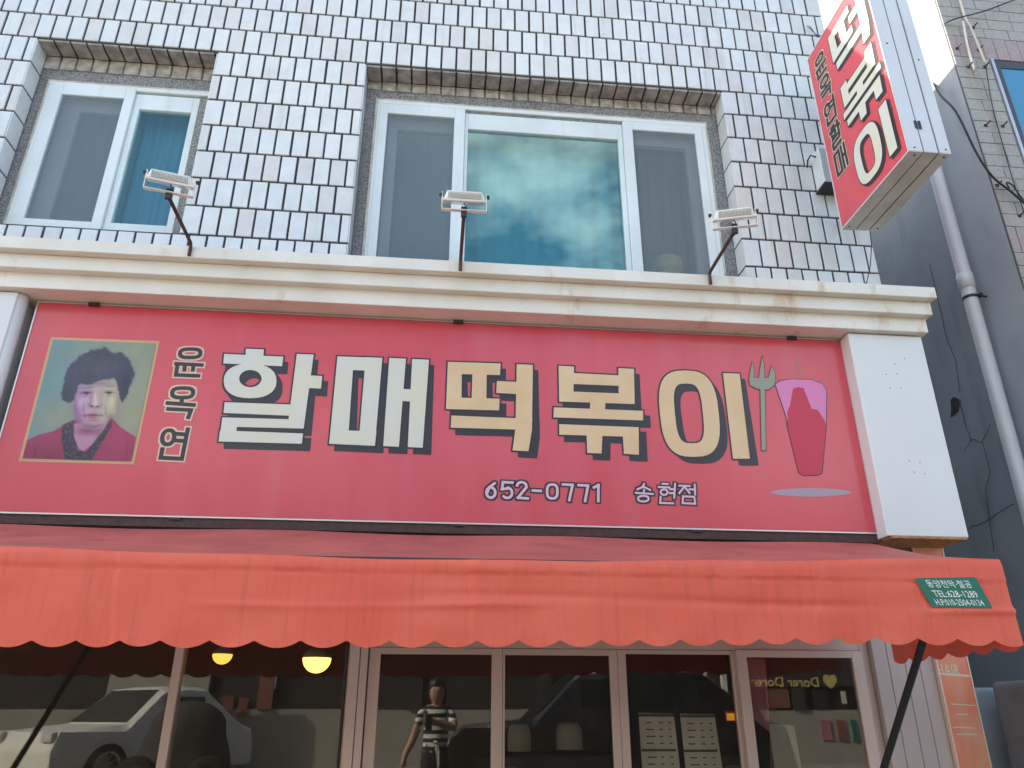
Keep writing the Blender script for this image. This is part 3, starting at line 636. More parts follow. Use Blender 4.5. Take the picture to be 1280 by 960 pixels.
# --- portrait photo: a flat print, coloured vertex by vertex
def portrait():
    nx, ny = 170, 180; s = 960 / 180.
    c0 = [(20 + x / s, 410 + y / s) for x, y in ((250, 80), (935, 105), (770, 890), (45, 870))]
    U, V = np.meshgrid(np.linspace(0, 1, nx), np.linspace(0, 1, ny))
    w = [(1 - U) * (1 - V), U * (1 - V), U * V, (1 - U) * V]
    X = sum(wi * c[0] for wi, c in zip(w, c0)); Y = sum(wi * c[1] for wi, c in zip(w, c0))
    cx, cy = (X - 20) * s, (Y - 410) * s
    rng = np.random.RandomState(3)
    def noise(k, sc=1):
        g = rng.rand(k + 2, k + 2); gx = U * k; gy = V * k; i = gx.astype(int); j_ = gy.astype(int); fx = gx - i; fy = gy - j_
        fx = fx * fx * (3 - 2 * fx); fy = fy * fy * (3 - 2 * fy)
        return (g[j_, i] * (1 - fx) * (1 - fy) + g[j_, i + 1] * fx * (1 - fy) + g[j_ + 1, i] * (1 - fx) * fy + g[j_ + 1, i + 1] * fx * fy - .5) * sc
    wob = noise(26, 22) + noise(55, 14)
    def inside(poly, jx=0, jy=0):
        r = np.zeros_like(cx, bool); px, py = cx + jx, cy + jy; n = len(poly)
        for a in range(n):
            x1, y1 = poly[a]; x2, y2 = poly[(a + 1) % n]
            if y1 == y2: continue
            c_ = ((y1 > py) != (y2 > py)) & (px < (x2 - x1) * (py - y1) / (y2 - y1) + x1); r ^= c_
        return r
    def soft(poly, k=10, jx=0, jy=0):
        acc = 0
        for a, b_ in ((-k, 0), (k, 0), (0, -k), (0, k), (0, 0), (-k * .7, -k * .7), (k * .7, k * .7), (k * .7, -k * .7), (-k * .7, k * .7)): acc = acc + inside(poly, jx + a, jy + b_)
        return acc / 9.
    def blob(x, y, rx, ry, p=2): return np.exp(-(np.abs((cx - x) / rx) ** p + np.abs((cy - y) / ry) ** p))
    C = np.zeros(cx.shape + (3,))
    def lay(a, col):
        nonlocal C
        col = np.array(col, float)
        if col.ndim == 1: col = col[None, None, :]
        C = C * (1 - a[..., None]) + col * a[..., None]
    t = np.clip((cx - 100) / 600, 0, 1)[..., None]
    C = np.array([100, 142, 150.]) * (1 - t) + np.array([142, 150, 128.]) * t + np.zeros_like(C)
    lay(.5 * blob(300, 620, 220, 140), (165, 150, 110)); lay(.4 * blob(780, 560, 120, 200), (160, 158, 120))
    jk = [(55, 760), (150, 715), (250, 690), (390, 612), (640, 600), (700, 665), (800, 728), (775, 900), (40, 880)]
    lay(soft(jk, 3), (152, 42, 84)); lay(soft(jk, 3) * .35 * blob(680, 760, 60, 120), (180, 60, 100)); lay(soft(jk, 3) * .5 * blob(200, 860, 200, 60), (110, 25, 60))
    lay(soft([(120, 800), (150, 790), (130, 890), (122, 890)], 2) * .5, (105, 25, 60)); lay(soft([(742, 780), (752, 775), (736, 890), (728, 890)], 2) * .5, (105, 25, 60))
    neck = [(382, 640), (622, 610), (560, 740), (445, 830), (395, 790)]
    lay(soft(neck, 3), (182, 132, 155)); lay(blob(480, 690, 80, 26) * soft(neck, 3) * .75, (110, 62, 85)); lay(blob(560, 740, 30, 60) * soft(neck, 3) * .5, (120, 75, 95))
    sc1 = [(310, 650), (390, 615), (386, 720), (420, 812), (470, 830), (640, 612), (640, 655), (500, 890), (330, 890), (305, 740)]
    tx = np.where(noise(80, 1) > .22, 1.0, 0)
    lay(soft(sc1, 3), (48, 38, 52)); lay(soft(sc1, 3) * tx * .5, (120, 105, 135))
    face = [(384, 470), (398, 400), (430, 360), (560, 320), (670, 330), (690, 420), (690, 500), (668, 575), (640, 600), (590, 645), (520, 668), (450, 660), (405, 625), (388, 560)]
    fa = soft(face, 4); tt = np.clip((cx - 400) / 260, 0, 1)[..., None]
    fcol = np.array([200, 160, 196.]) * (1 - tt) + np.array([202, 196, 160.]) * tt
    C = C * (1 - fa[..., None]) + fcol * fa[..., None]
    ear = soft([(686, 480), (700, 490), (694, 515), (682, 520)], 4); lay(ear, (190, 140, 165))
    C = C * (1 - fa[..., None] * .10)
    for x, y, rx, ry, k, col in ((396, 540, 30, 110, .75, (140, 88, 136)), (682, 520, 22, 100, .55, (142, 112, 98)), (520, 662, 110, 26, .75, (112, 66, 98)), (415, 622, 34, 34, .6, (112, 66, 106)), (636, 612, 30, 40, .6, (116, 78, 86)), (540, 372, 150, 18, .55, (120, 96, 110)),
                                 (462, 402, 40, 7, .55, (96, 76, 100)), (500, 396, 22, 6, .35, (96, 76, 100)), (632, 392, 36, 6, .5, (108, 92, 90)),
                                 (465, 422, 46, 5, .6, (120, 84, 116)), (622, 420, 38, 5, .5, (126, 100, 98)), (470, 434, 36, 7, 1.0, (46, 34, 48)), (622, 432, 29, 6, 1.0, (48, 40, 44)), (472, 438, 10, 8, 1.0, (20, 16, 22)), (622, 436, 10, 8, 1.0, (22, 18, 22)), (440, 444, 16, 6, .4, (110, 74, 108)),
                                 (466, 458, 40, 6, .5, (140, 94, 136)), (620, 456, 32, 6, .45, (140, 112, 108)), (470, 474, 32, 8, .3, (216, 180, 208)), (500, 470, 9, 44, .5, (132, 94, 120)), (566, 478, 8, 40, .35, (150, 122, 116)), (532, 470, 9, 46, .5, (232, 222, 200)), (530, 506, 18, 12, .45, (232, 214, 196)),
                                 (492, 514, 12, 12, .6, (120, 78, 106)), (508, 524, 11, 6, 1.0, (62, 36, 54)), (546, 525, 11, 5.5, 1.0, (66, 42, 52)), (572, 515, 9, 12, .5, (130, 98, 100)), (526, 532, 34, 6, .5, (120, 82, 96)), (524, 552, 8, 12, .3, (140, 100, 116)),
                                 (452, 542, 8, 34, .55, (128, 84, 116)), (600, 546, 8, 32, .45, (138, 104, 102)), (512, 577, 40, 6, .9, (140, 52, 82)), (512, 586, 58, 3.4, 1.0, (70, 26, 44)), (512, 598, 38, 8, .9, (178, 78, 104)), (462, 588, 9, 9, .6, (92, 48, 74)), (572, 584, 8, 8, .5, (100, 62, 72)), (516, 616, 34, 6, .6, (128, 82, 104)),
                                 (602, 572, 3.5, 3.5, 1, (60, 40, 42)), (430, 500, 22, 34, .45, (222, 190, 214)), (640, 494, 22, 36, .45, (226, 218, 178)), (522, 640, 26, 9, .4, (214, 180, 190)), (420, 580, 14, 26, .4, (150, 100, 140))):
        lay(blob(x, y, rx, ry) * k * np.clip(fa + .2, 0, 1), col)
    hair = [(308, 480), (302, 420), (322, 380), (326, 320), (350, 270), (385, 230), (420, 190), (520, 145), (600, 133), (640, 172), (710, 165), (750, 200), (772, 240), (790, 300), (776, 360), (752, 410), (735, 460), (702, 497), (688, 430), (676, 370), (650, 332), (600, 340), (560, 352), (500, 372), (430, 372), (404, 420), (386, 485), (345, 496)]
    h = soft(hair, 3, wob * .6, wob[::-1] * .6); edge = soft(hair, 12, wob * .6, wob[::-1] * .6)
    lay(np.clip(edge * 1.0 - h, 0, 1) * .8, (70, 90, 160)); lay(h, (58, 60, 76)); lay(h * blob(560, 260, 110, 60) * .35, (92, 92, 98)); lay(h * np.clip(noise(60, 1.2), 0, 1) * .6, (96, 98, 116)); lay(h * blob(730, 400, 40, 110) * .6, (34, 34, 52)); lay(h * blob(340, 440, 40, 70) * .5, (36, 38, 56))
    lay(blob(610, 335, 50, 14) * .5, (70, 62, 90))
    C = C * .97 + (noise(90, 3) + noise(12, 6))[..., None]
    C = np.clip(C / 255., 0, 1); L = np.where(C <= .04045, C / 12.92, ((C + .055) / 1.055) ** 2.4) * 1.0
    verts = []
    for j_ in range(ny):
        for i in range(nx):
            u, v = P2(X[j_, i], Y[j_, i]); verts.append((u, SY - .0042, v))
    faces = [(j_ * nx + i, j_ * nx + i + 1, (j_ + 1) * nx + i + 1, (j_ + 1) * nx + i) for j_ in range(ny - 1) for i in range(nx - 1)]
    b = MB(); b.add(verts, faces)
    fr = [[c0[0], c0[1]], [c0[1], c0[2]], [c0[2], c0[3]], [c0[3], c0[0]]]
    bf = MB(); printed(bf, [capsule(P2(*a), P2(*c), .034) for a, c in fr], 0, sgn, 1); bf.build('portrait_border', 'print_frame', SG)
    m = bpy.data.materials.new('portrait_print'); m.use_nodes = True; n = m.node_tree.nodes; l = m.node_tree.links
    a = n.new('ShaderNodeVertexColor'); a.layer_name = 'print'; l.new(a.outputs['Color'], n['Principled BSDF'].inputs['Base Color']); n['Principled BSDF'].inputs['Roughness'].default_value = .3
    MATS['portrait_print'] = m
    o = b.build('portrait_print', 'portrait_print', SG, label='printed photo of an older person with short dark curly hair and crimson jacket')
    ca = o.data.color_attributes.new('print', 'FLOAT_COLOR', 'POINT'); arr = np.ones((nx * ny, 4), np.float32); arr[:, :3] = L.reshape(-1, 3); ca.data.foreach_set('color', arr.ravel())
portrait()

# ================================================================== AWNING
AY = 3.15
AW = thing('awning', 'long orange red fabric awning with scalloped valance below the sign', 'awning', (0, AY, 1.9))
cusps = [-1.481, -1.324, -1.164, -1.016, -0.837, -0.671, -0.497, -0.324, -0.159, 0.016, 0.181, 0.346, 0.512, 0.679, 0.834, 1.006, 1.173, 1.338, 1.491, 1.667, 1.837, 2.023, 2.197, 2.359, 2.478 + .03]
c = -1.481
while c > -6: c -= .165; cusps.insert(0, c)
AX0, AX1 = cusps[0], 2.482
def lerp(x, pts):
    if x <= pts[0][0]: return pts[0][1]
    for (a, u), (b_, v) in zip(pts, pts[1:]):
        if x <= b_: return u + (v - u) * (x - a) / (b_ - a)
    return pts[-1][1]
ridge_z = lambda x: lerp(x, [(-6, 2.25), (-1.6, 2.248), (-.6, 2.236), (.12, 2.232), (1.2, 2.25), (2.0, 2.272), (2.48, 2.282)])
cusp_z = lambda x: lerp(x, [(-6, 1.905), (-1.4, 1.907), (.1, 1.918), (1.2, 1.935), (1.84, 1.949), (2.2, 1.945), (2.5, 1.935)])
def low(x, tl=1.0):
    for a, b_ in zip(cusps, cusps[1:]):
        if a <= x <= b_:
            t = (x - a) / (b_ - a); d = (b_ - a) * .16 * tl
            return cusp_z(x) - d * (1 - (2 * t - 1) ** 2)
    return cusp_z(x)
def vn(x, z, s=1.0):
    return math.sin(x * 2.1 + 1.3 * math.sin(z * 9)) * .5 + math.sin(x * 5.3 + z * 11 + 2) * .3 + math.sin(x * 12.7 - z * 17) * .2
b = MB(); nx = 900; nz = 34; vs = []
for i in range(nx + 1):
    x = AX0 + (AX1 - AX0) * i / nx; zt = ridge_z(x) + .003 * math.sin(x * 7) ; zb = low(x)
    for j_ in range(nz + 1):
        t = j_ / nz; z = zt + (zb - zt) * t
        y = AY + .0085 * vn(x, z) * (.3 + t)
        y += .011 * math.exp(-((z - (2.085 + .012 * math.sin(x * 2.3 + 1))) / .016) ** 2) * max(0, math.sin(x * 1.7) + .5 * math.sin(x * 4.3 + 1)) - .010 * math.exp(-((z - 2.05 - .01 * math.sin(x * 3)) / .012) ** 2) * max(0, math.sin(x * 2.4 + 2) + .5 * math.sin(x * 5.9))
        y += .006 * math.exp(-((z - 2.178) / .004) ** 2) - .004 * (1 if z > 2.178 else 0)                    # stitched hem line
        for sx, k in ((-1.235, .055), (.148, .02), (1.42, -.05), (1.60, -.12), (1.545, -.1), (1.66, -.14)):       # lap seams running down the cloth
            dx = x - (sx - k * (z - 2.25) * 2.2); y -= .004 / (1 + math.exp(-max(-.5, min(.5, dx)) * 900)) * math.exp(-max(0, dx) * 9) * (1 if sx != 1.6 else .6)
        y += .005 * math.sin((z - 2.0) * 46 + 3 * math.sin(x * 1.9)) * max(0, math.sin(x * 3.1 + 1.2)) ** 2 * (1 - t) + .004 * math.sin(x * 31 + z * 14) * max(0, math.sin(x * 1.3 + .4)) ** 3
        if t < .12: y += .012 * ((.12 - t) / .12) ** 2
        if t > .86: y += .003 * math.sin(x * 19) * (t - .86) / .14
        vs.append((x, y, z))
fs = [(i * (nz + 1) + j_, (i + 1) * (nz + 1) + j_, (i + 1) * (nz + 1) + j_ + 1, i * (nz + 1) + j_ + 1) for i in range(nx) for j_ in range(nz)]
b.add(vs, fs).build('valance', 'awning_fabric', AW, smooth=True)
b = MB(); nx = 220; nz = 14; vs = []
for i in range(nx + 1):
    x = AX0 + (AX1 - AX0) * i / nx
    for j_ in range(nz + 1):
        t = j_ / nz; y = AY + .012 + (4.12 - AY - .012) * t; zt = ridge_z(x) + .003 * math.sin(x * 7)
        zb_ = 2.545 + (.0 if x < 1.6 else -.0)
        z = zt + (zb_ - zt) * t - .02 * math.sin(PI * t) + .006 * math.sin(x * 4.1 + t * 5) * t
        vs.append((x, y, z))
fs = [(i * (nz + 1) + j_, (i + 1) * (nz + 1) + j_, (i + 1) * (nz + 1) + j_ + 1, i * (nz + 1) + j_ + 1) for i in range(nx) for j_ in range(nz)]
b.add(vs, fs).build('roof_cloth', 'awning_top', AW, smooth=True)
# right end cloth with its own scallops
b = MB(); n = 120; vs = []; YE = 4.12
for i in range(n + 1):
    y = AY + .003 + (YE - AY) * i / n; t = (y - AY) / (YE - AY); zt = ridge_z(2.48) + (2.545 - ridge_z(2.48)) * t - .02 * math.sin(PI * t)
    ph = ((y - AY) / .165) % 1; zb = 1.925 - .026 * (1 - (2 * ph - 1) ** 2)
    vs += [(AX1 + .002 + .006 * math.sin(y * 22), y, zb), (AX1 + .002, y, (zt + zb) / 2), (AX1, y, zt - .002)]
fs = [f for i in range(n) for f in ((3 * i, 3 * i + 3, 3 * i + 4, 3 * i + 1), (3 * i + 1, 3 * i + 4, 3 * i + 5, 3 * i + 2))]
b.add(vs, fs).build('end_cloth', 'awning_fabric', AW, smooth=True)
b = MB(); b.tube([(AX0, AY + .035, 2.215), (AX1 - .01, AY + .035, 2.235)], .016, 10); b.build('front_bar', 'black_metal', AW)
for X in (2.15, -2.3):
    bb = MB(); p0 = (X, AY + .04, 2.08); p1 = (X, 4.41, .80)
    bb.tube([(X, AY + .035, 2.22), p0, p1], .0165, 10); bb.build('support_arm', 'black_metal', AW)
# maker's patch
b = MB(); sq = [(1142, 723.5), (1218, 722), (1238, 761), (1162, 759)]
AP = lambda x, y: (lambda q: (q[0], q[2]))(atY(x, y, AY))
q = [AP(*s_) for s_ in sq]
b2 = MB(); printed(b2, [inflate([(a + (1.0 if i in (0, 3) else -1.0) * .006, c - (1 if i < 2 else -1) * .006) for i, (a, c) in enumerate(q)], .006, 12)], 0, lambda u, v, d: (u, AY - .0125, v), 0)
b2.build('maker_patch', 'sticker_green', AW)
def patch_line(s, cx, cy, size, kx, skew=0.0):
    u, v = AP(cx, cy); M = Matrix.Translation((u, AY - .0135, v)) @ FACING @ Matrix(((1, -.45, 0, 0), (0, 1, 0, 0), (0, 0, 1, 0), (0, 0, 0, 1)))
    text_obj('patch_lettering', s, size, 'sticker_white', M, AW, bold=.0002, kx=kx)
patch_line('동양천막·철공', 1184, 731.3, .035, 1.02); patch_line('TEL:628-1289', 1192, 743.5, .039, .92); patch_line('H.P:010-2504-0134', 1197, 754, .036, .78)

# ================================================================== FLOODLIGHTS
def flood(X, label, yaw, first=None, dz=0):
    o = thing('floodlight', label, 'floodlight', (X, 4.0, 4.19), 'floodlights on arms above the sign')
    b = MB(); b.tube([(X, 3.936, 4.10), (X, 3.934, 4.165), (X, 3.92, 4.18), (X, 3.50, 4.19)], .0105, 8); b.build('arm', 'dark_rusty', o)
    b = MB(); b.box(X - .016, X + .016, 3.488, 3.508, 4.17, 4.235); b.build('clamp', 'black_metal', o, bevel=.003)
    cy, sy = math.cos(yaw), math.sin(yaw)
    def T(bm):
        bm.v = [(X + x * cy - y * sy, 3.49 + x * sy + y * cy, 4.205 + z) for x, y, z in bm.v]; return bm
    wd = .125
    b = MB(); b.box(-wd, wd, -.012, .012, 0, .004); b.box(-wd, -wd + .004, -.012, .012, .004, .115); b.box(wd - .004, wd, -.012, .012, .004, .115); T(b).build('bracket', 'lamp_white', o)
    def TT(bm):
        c_, s_ = math.cos(.50), math.sin(.50); bm.v = [(x, y * c_ - (z - .085) * s_, .085 + y * s_ + (z - .085) * c_) for x, y, z in bm.v]; return T(bm)
    b = MB()   # housing: tapered back, open front facing down to the sign
    hw = wd - .012; 
    vs = [(-hw, -.055, .072), (hw, -.055, .072), (hw, .06, .072), (-hw, .06, .072), (-hw * .85, -.045, .118), (hw * .85, -.045, .118), (hw * .8, .05, .124), (-hw * .8, .05, .124)]
    b.add(vs, [(0, 3, 2, 1), (4, 5, 6, 7), (0, 1, 5, 4), (1, 2, 6, 5), (2, 3, 7, 6), (3, 0, 4, 7)]);TT(b).build('housing', 'lamp_white', o, bevel=.004)
    b = MB()
    for k in range(24):
        x = -hw * .80 + k * hw * 1.6 / 23; b.box(x - .0016, x + .0016, -.068, -.045, .076, .114)
    TT(b).build('cooling_fins', 'lamp_white', o)
    b = MB(); b.box(-hw - .006, hw + .006, -.066, .068, .060, .073);TT(b).build('front_rim', 'lamp_white', o, bevel=.002)
    b = MB(); b.box(-hw * .9, hw * .9, -.05, .055, .0575, .0598);TT(b).build('lens', 'lamp_glass', o)
    for s_ in (-1, 1):
        b = MB(); b.lathe([(0, -.008), (.011, -.008), (.011, .008), (0, .008)], (s_ * (wd + .006), 0, .098), 10, axis='x');TT(b).build('pivot_knob', 'dark_rusty', o)
    b = MB(); b.tube([T_(X, cy, sy, p) for p in ((0, .01, .06), (.02, .03, .03), (.01, .05, .01), (0, .06, -.012))], .003, 6); b.build('lead', 'cable', o)
    return o
def T_(X, cy, sy, p): return (X + p[0] * cy - p[1] * sy, 3.49 + p[0] * sy + p[1] * cy, 4.205 + p[2])
flood(-1.489, 'white floodlight on a rusty arm in front of the left upstairs window', .25)
flood(.087, 'white floodlight on a rusty arm in front of the middle pane of the wide window', 0)
flood(1.636, 'white floodlight on a rusty arm at the right edge of the wide window', -.28)

# ================================================================== BLADE SIGN
BX0, BX1, BYI, BYO, BZ0, BZ1 = 2.68, 2.944, 4.10, 3.305, 4.69, 6.235
BS = thing('projecting_sign', 'tall red and white projecting lightbox sign above the right end of the cornice', 'sign', (2.81, 4.1, BZ0))
b = MB(); b.box(BX0 + .01, BX1 - .01, BYO + .012, BYI - .01, BZ0 + .01, BZ1 - .01); b.build('core', 'black_metal', BS)
xs = [(BX0, BX0 + .088), (BX0 + .098, BX0 + .184), (BX0 + .194, BX1)]
for i, (a, c) in enumerate(xs):
    ins = .003 if i == 1 else 0
    b = MB(); b.box(a, c, BYO + ins, BYI, BZ0 + ins, BZ0 + .009); b.build('bottom_panel', 'case_under', BS)
    b = MB(); b.box(a, c, BYO + ins, BYO + .011, BZ0 + .0095, BZ1); b.build('end_panel', 'case_grey', BS)
    b = MB(); b.box(a, c, BYO + .0112, BYI, BZ1 - .009, BZ1); b.build('top_panel', 'case_grey', BS)
b = MB(); b.box(BX0 + .001, BX0 + .0095, BYO + .0115, BYI - .001, BZ0 + .0095, BZ1 - .0095); b.build('face_panel', 'sign_red', BS)
b = MB(); b.box(BX1 - .0095, BX1 - .001, BYO + .0115, BYI - .001, BZ0 + .0095, BZ1 - .0095); b.build('face_panel', 'sign_red', BS)
b = MB(); yz = lambda y0, y1, z0, z1: b.box(BX0 - .003, BX0 + .0008, y0, y1, z0, z1)
yz(BYO, BYO + .008, BZ0, BZ1); yz(BYI - .008, BYI, BZ0, BZ1); yz(BYO + .008, BYI - .008, BZ0, BZ0 + .008); yz(BYO + .008, BYI - .008, BZ1 - .008, BZ1); b.build('face_trim', 'case_grey', BS)
for s_ in (0, 1):
    q = (BX0 + .078, BX0 + .102)[s_]; b = MB(); b.box(q, q + .016, BYO - .004, BYO - .0005, 4.865, 4.925)
    b.build('hinge', 'black_metal', BS)
for (x, z) in ((BX0 + .04, BZ0 + .03), (BX0 + .235, BZ0 + .03), (BX0 + .04, 5.55), (BX0 + .225, 5.43), (BX0 + .04, 6.0)):
    b = MB(); b.lathe([(0, -.003), (.005, -.003), (.006, .0)], (x, BYO - .0003, z), 8, axis='y'); b.build('screw', 'black_metal', BS)
for (x, y) in ((BX0 + .05, BYO + .03), (BX0 + .235, BYO + .03), (BX0 + .03, BYI - .04), (BX0 + .235, BYI - .04)):
    b = MB(); b.lathe([(0, -.003), (.006, -.003), (.007, 0)], (x, y, BZ0 - .0003), 8); b.build('screw', 'dark_rusty', BS)
def bl_place(u, v, d): return (BX0 - .0004 - d, -u, v)       # u runs outward (-Y)
def fitg(pieces, u0, u1, v0, v1):
    xs_ = [p[0] for q in pieces for p in q]; zs = [p[1] for q in pieces for p in q]; a, c, e, f = min(xs_), max(xs_), min(zs), max(zs)
    return [[(u0 + (x - a) / (c - a) * (u1 - u0), v0 + (z - e) / (f - e) * (v1 - v0)) for x, z in p] for p in pieces]
for key, (u0, u1, v0, v1) in (('tteok', (-3.80, -3.35, 5.705, 6.135)), ('bok', (-3.82, -3.355, 5.235, 5.645)), ('i', (-3.81, -3.385, 4.785, 5.165))):
    face, m = GLY[key]; face = fitg(face, u0, u1, v0, v1); b = MB(); infl = [square_inflate(p, .008) if key != 'i' else inflate(p, .008) for p in face]
    if key == 'i': pass
    sh = [[(u + .022, v - .026) for u, v in p] for p in infl]
    printed(b, sh, 1, bl_place, 1); printed(b, infl, 2, bl_place, 2); printed(b, face, 0, bl_place, 3); b.build('letter', ['print_white', 'print_shadow', 'print_black'], BS)
small = []
def unit_lines(lines):
    xs_ = [p[0] for l in lines for p in l]; ys_ = [p[1] for l in lines for p in l]; a, c, e, f = min(xs_), max(xs_), min(ys_), max(ys_)
    return [[((x - a) / (c - a), 1 - (y - e) / (f - e)) for x, y in l] for l in lines]
unsk = lambda lines: [[(x + (y) * .12, y) for x, y in l] for l in lines]
hal_l = [[(.25, 1.0), (.5, 1.0)], [(.05, .86), (.68, .86)], oval(.36, .66, .2, .12, 14), [(.86, 1), (.86, .46)], [(.86, .74), (1.0, .74)], [(.1, .44), (.86, .44), (.86, .24), (.1, .24), (.1, 0), (.9, 0)]]
mae_l = [[(0, 1), (.45, 1), (.45, 0), (0, 0), (0, 1)], [(.7, 1), (.7, 0)], [(1, 1), (1, 0)], [(.7, .55), (1, .55)]]
for i, ln in enumerate((unit_lines(unsk(yun)), unit_lines(unsk(ok_)), unit_lines(unsk(yeon)), hal_l, mae_l)):
    v1 = 6.118 - i * .2175; v0 = v1 - .170; u0, u1 = -4.015, -3.885
    L = [[(u0 + x * (u1 - u0), v0 + y * (v1 - v0)) for x, y in l] for l in ln]; fc = strokes(L, .027); b = MB()
    printed(b, [square_inflate(p, .0055) for p in fc], 1, bl_place, 1); printed(b, fc, 0, bl_place, 2); b.build('letter', ['print_black', 'print_cream'], BS)
for z in (4.95, 5.9):
    b = MB(); b.box(BX0 + .2, BX0 + .23, BYI, WY + .01, z, z + .03); b.build('wall_bracket', 'dark_rusty', BS)
# transformer box on the tiles beside it
TB = thing('transformer_box', 'small grey metal box on the tiled wall behind the projecting sign', 'box', (2.62, WY, 5.25))
a = atY(1021, 165, 4.33); c_ = atY(1050, 238, 4.33)
b = MB(); b.box(2.735, 2.96, 4.27, WY - .004, 5.23, 5.55); b.build('casing', 'case_grey', TB, bevel=.004)
b = MB(); b.box(2.725, 2.97, 4.26, WY - .003, 5.212, 5.226); b.build('base_plate', 'black_metal', TB)
b = MB(); b.tube([(2.735, 4.32, 5.5), (2.70, 4.33, 5.52), (2.69, 4.36, 5.50), (2.69, 4.385, 5.45)], .006, 6); b.build('lead', 'cable', TB)
b = MB(); b.tube([(2.88, 4.10, 4.69), (2.885, 4.12, 4.60), (2.865, 4.15, 4.45), (2.84, 4.2, 4.33), (2.835, 4.25, 4.205)], .0035, 6)
tag(b.build('hanging_wire', 'cable'), 'thin grey wire hanging from the projecting sign down to the cornice', 'wire')
b = MB(); 
for dx in (0, .02): b.tube([(2.93 + dx, 4.385, 6.95), (2.99, 4.37, 6.83 - dx), (3.03 + dx, 4.3, 6.74), (2.95, 4.0, 6.30 + dx), (2.82 + dx, 3.9, 6.236)], .003, 5)
tag(b.build('tangled_wires', 'cable'), 'thin dark wires by the tiled corner above the projecting sign', 'wire')

# ================================================================== NEIGHBOUR
NX = 4.19
NB = thing('neighbour_building', 'blue grey painted building with speckled stone facade across the alley', 'building', (NX, 4.4, 0))
b = MB(); b.box(NX, NX + 8, 4.415, 14, 0, 11); b.build('wall', 'bluegrey_paint', NB)
b = MB(); b.box(NX + .002, NX + 8, 4.402, 4.414, 4.0, 11); b.build('joint_bed', 'stone_joint', NB)
b = MB(); b.box(NX - .05, NX + 8, 4.36, 14.05, 11, 11.12); b.build('roof_edge', 'concrete', NB)
zr = [4.0 + .114 * i for i in range(40)]
NWX, NWZ0, NWZ1 = 4.54, 5.06, 6.73
zz = 4.586 - .1145 * 5; rows = []
edges = [4.0135, 4.128, 4.242, 4.357, 4.471, 4.586, 4.689, 4.803, 5.035, 5.149, 5.263, 5.377, 5.491, 5.605, 5.718, 5.832, 5.946, 6.06, 6.175, 6.288, 6.405, 6.521, 6.638, 6.755, 6.997, 7.11, 7.226, 7.342, 7.457, 7.572, 7.687, 7.80, 7.92]
def stone(x0, x1, z0, z1, m, nm='stone_tile'):
    b = MB(); j_ = random.uniform(-.0015, .0015); b.box(x0 + .003, x1 - .003, 4.393 + j_, 4.4018, z0 + .003, z1 - .003); b.build(nm, m, NB)
for i, (z0, z1) in enumerate(zip(edges, edges[1:])):
    pink = (z1 - z0) > .2; xend = NWX - .03 if NWZ0 - .05 < z0 and z1 < NWZ1 + .06 else 5.5
    x = NX + (.07 if (i % 2) or not pink else .05); w = .113 if pink else .225
    if not pink: x = NX + (.195 if i % 3 else .13)
    first = x; stone(NX + .0, first, z0, z1, 'stone_pink' if pink else 'stone_grey')
    while x < xend - .02:
        stone(x, min(x + w, xend), z0, z1, 'stone_pink' if pink else 'stone_grey'); x += w
nw = MB(); nw.frame(NWX, 6.0, NWZ0, NWZ1, .045, 4.388, 4.50, 0, wt=.07); nwo = nw.build('window', 'dark_frame', NB)
b = MB(); b.box(NWX + .045, 5.955, 4.396, 4.400, NWZ0 + .045, NWZ1 - .07); b.build('pane', 'sky_blue_glass', nwo)
b = MB(); b.box(NWX - .026, NWX - .001, 4.38, 4.41, NWZ0, NWZ1 + .02); b.build('frame_trim', 'silver', nwo)
# hole knocked in the render, cracks
h = atX(1194, 510, NX)
b = MB(); pts = [(1188, 500), (1192, 496), (1199, 499), (1200, 506), (1198, 514), (1192, 520), (1188, 522), (1189, 512)]
pp = [atX(x, y, NX - .003) for x, y in pts]; b.add(pp, [tuple(range(8))]); b.build('render_hole', 'crack', NB)
def crackline(pts, w=.004):
    b = MB(); q = [atX(x, y, NX - .0015) for x, y in pts]; out = []
    for a, c in zip(q, q[1:]):
        n_ = 5
        for k in range(n_): out.append(tuple(a[i] + (c[i] - a[i]) * k / n_ + (random.uniform(-.006, .006) if i else 0) for i in range(3)))
    out.append(q[-1]); b.tube(out, w * .5, 4); b.build('crack', 'crack', NB)
crackline([(1162, 330), (1176, 392), (1184, 425), (1194, 450), (1200, 490)], .004)
crackline([(1200, 500), (1206, 530), (1214, 549), (1228, 553), (1234, 575), (1238, 590), (1232, 610), (1233, 625), (1236, 645), (1242, 690)], .004)
crackline([(1228, 553), (1234, 538), (1238, 530)], .003); crackline([(1214, 549), (1206, 563)], .003)
crackline([(1210, 660), (1225, 655), (1240, 647), (1256, 636), (1268, 630)], .005)
# drain pipe
DP = thing('drain_pipe', 'white plastic drain pipe running down the blue grey side wall', 'pipe', (4.08, 4.8, 0))
b = MB(); b.tube([(4.085, 4.80, .0), (4.085, 4.80, 10.9)], .052, 24, cap=False); b.build('pipe', 'pvc_pipe', DP, smooth=True)
b = MB(); b.lathe([(.052, 0), (.060, .0), (.060, .13), (.053, .135)], (4.085, 4.80, 4.72), 24); b.build('coupling', 'pvc_pipe', DP, smooth=True)
b = MB(); b.lathe([(.0535, 0), (.0575, .0), (.0575, .022), (.0535, .022)], (4.085, 4.80, 4.625), 24); b.tube([(4.12, 4.76, 4.636), (4.19, 4.76, 4.636)], .008, 8); b.lathe([(0, -.01), (.018, -.01), (.018, .02), (0, .02)], (4.125, 4.742, 4.636), 6, axis='y'); b.build('clamp', 'black_metal', DP)
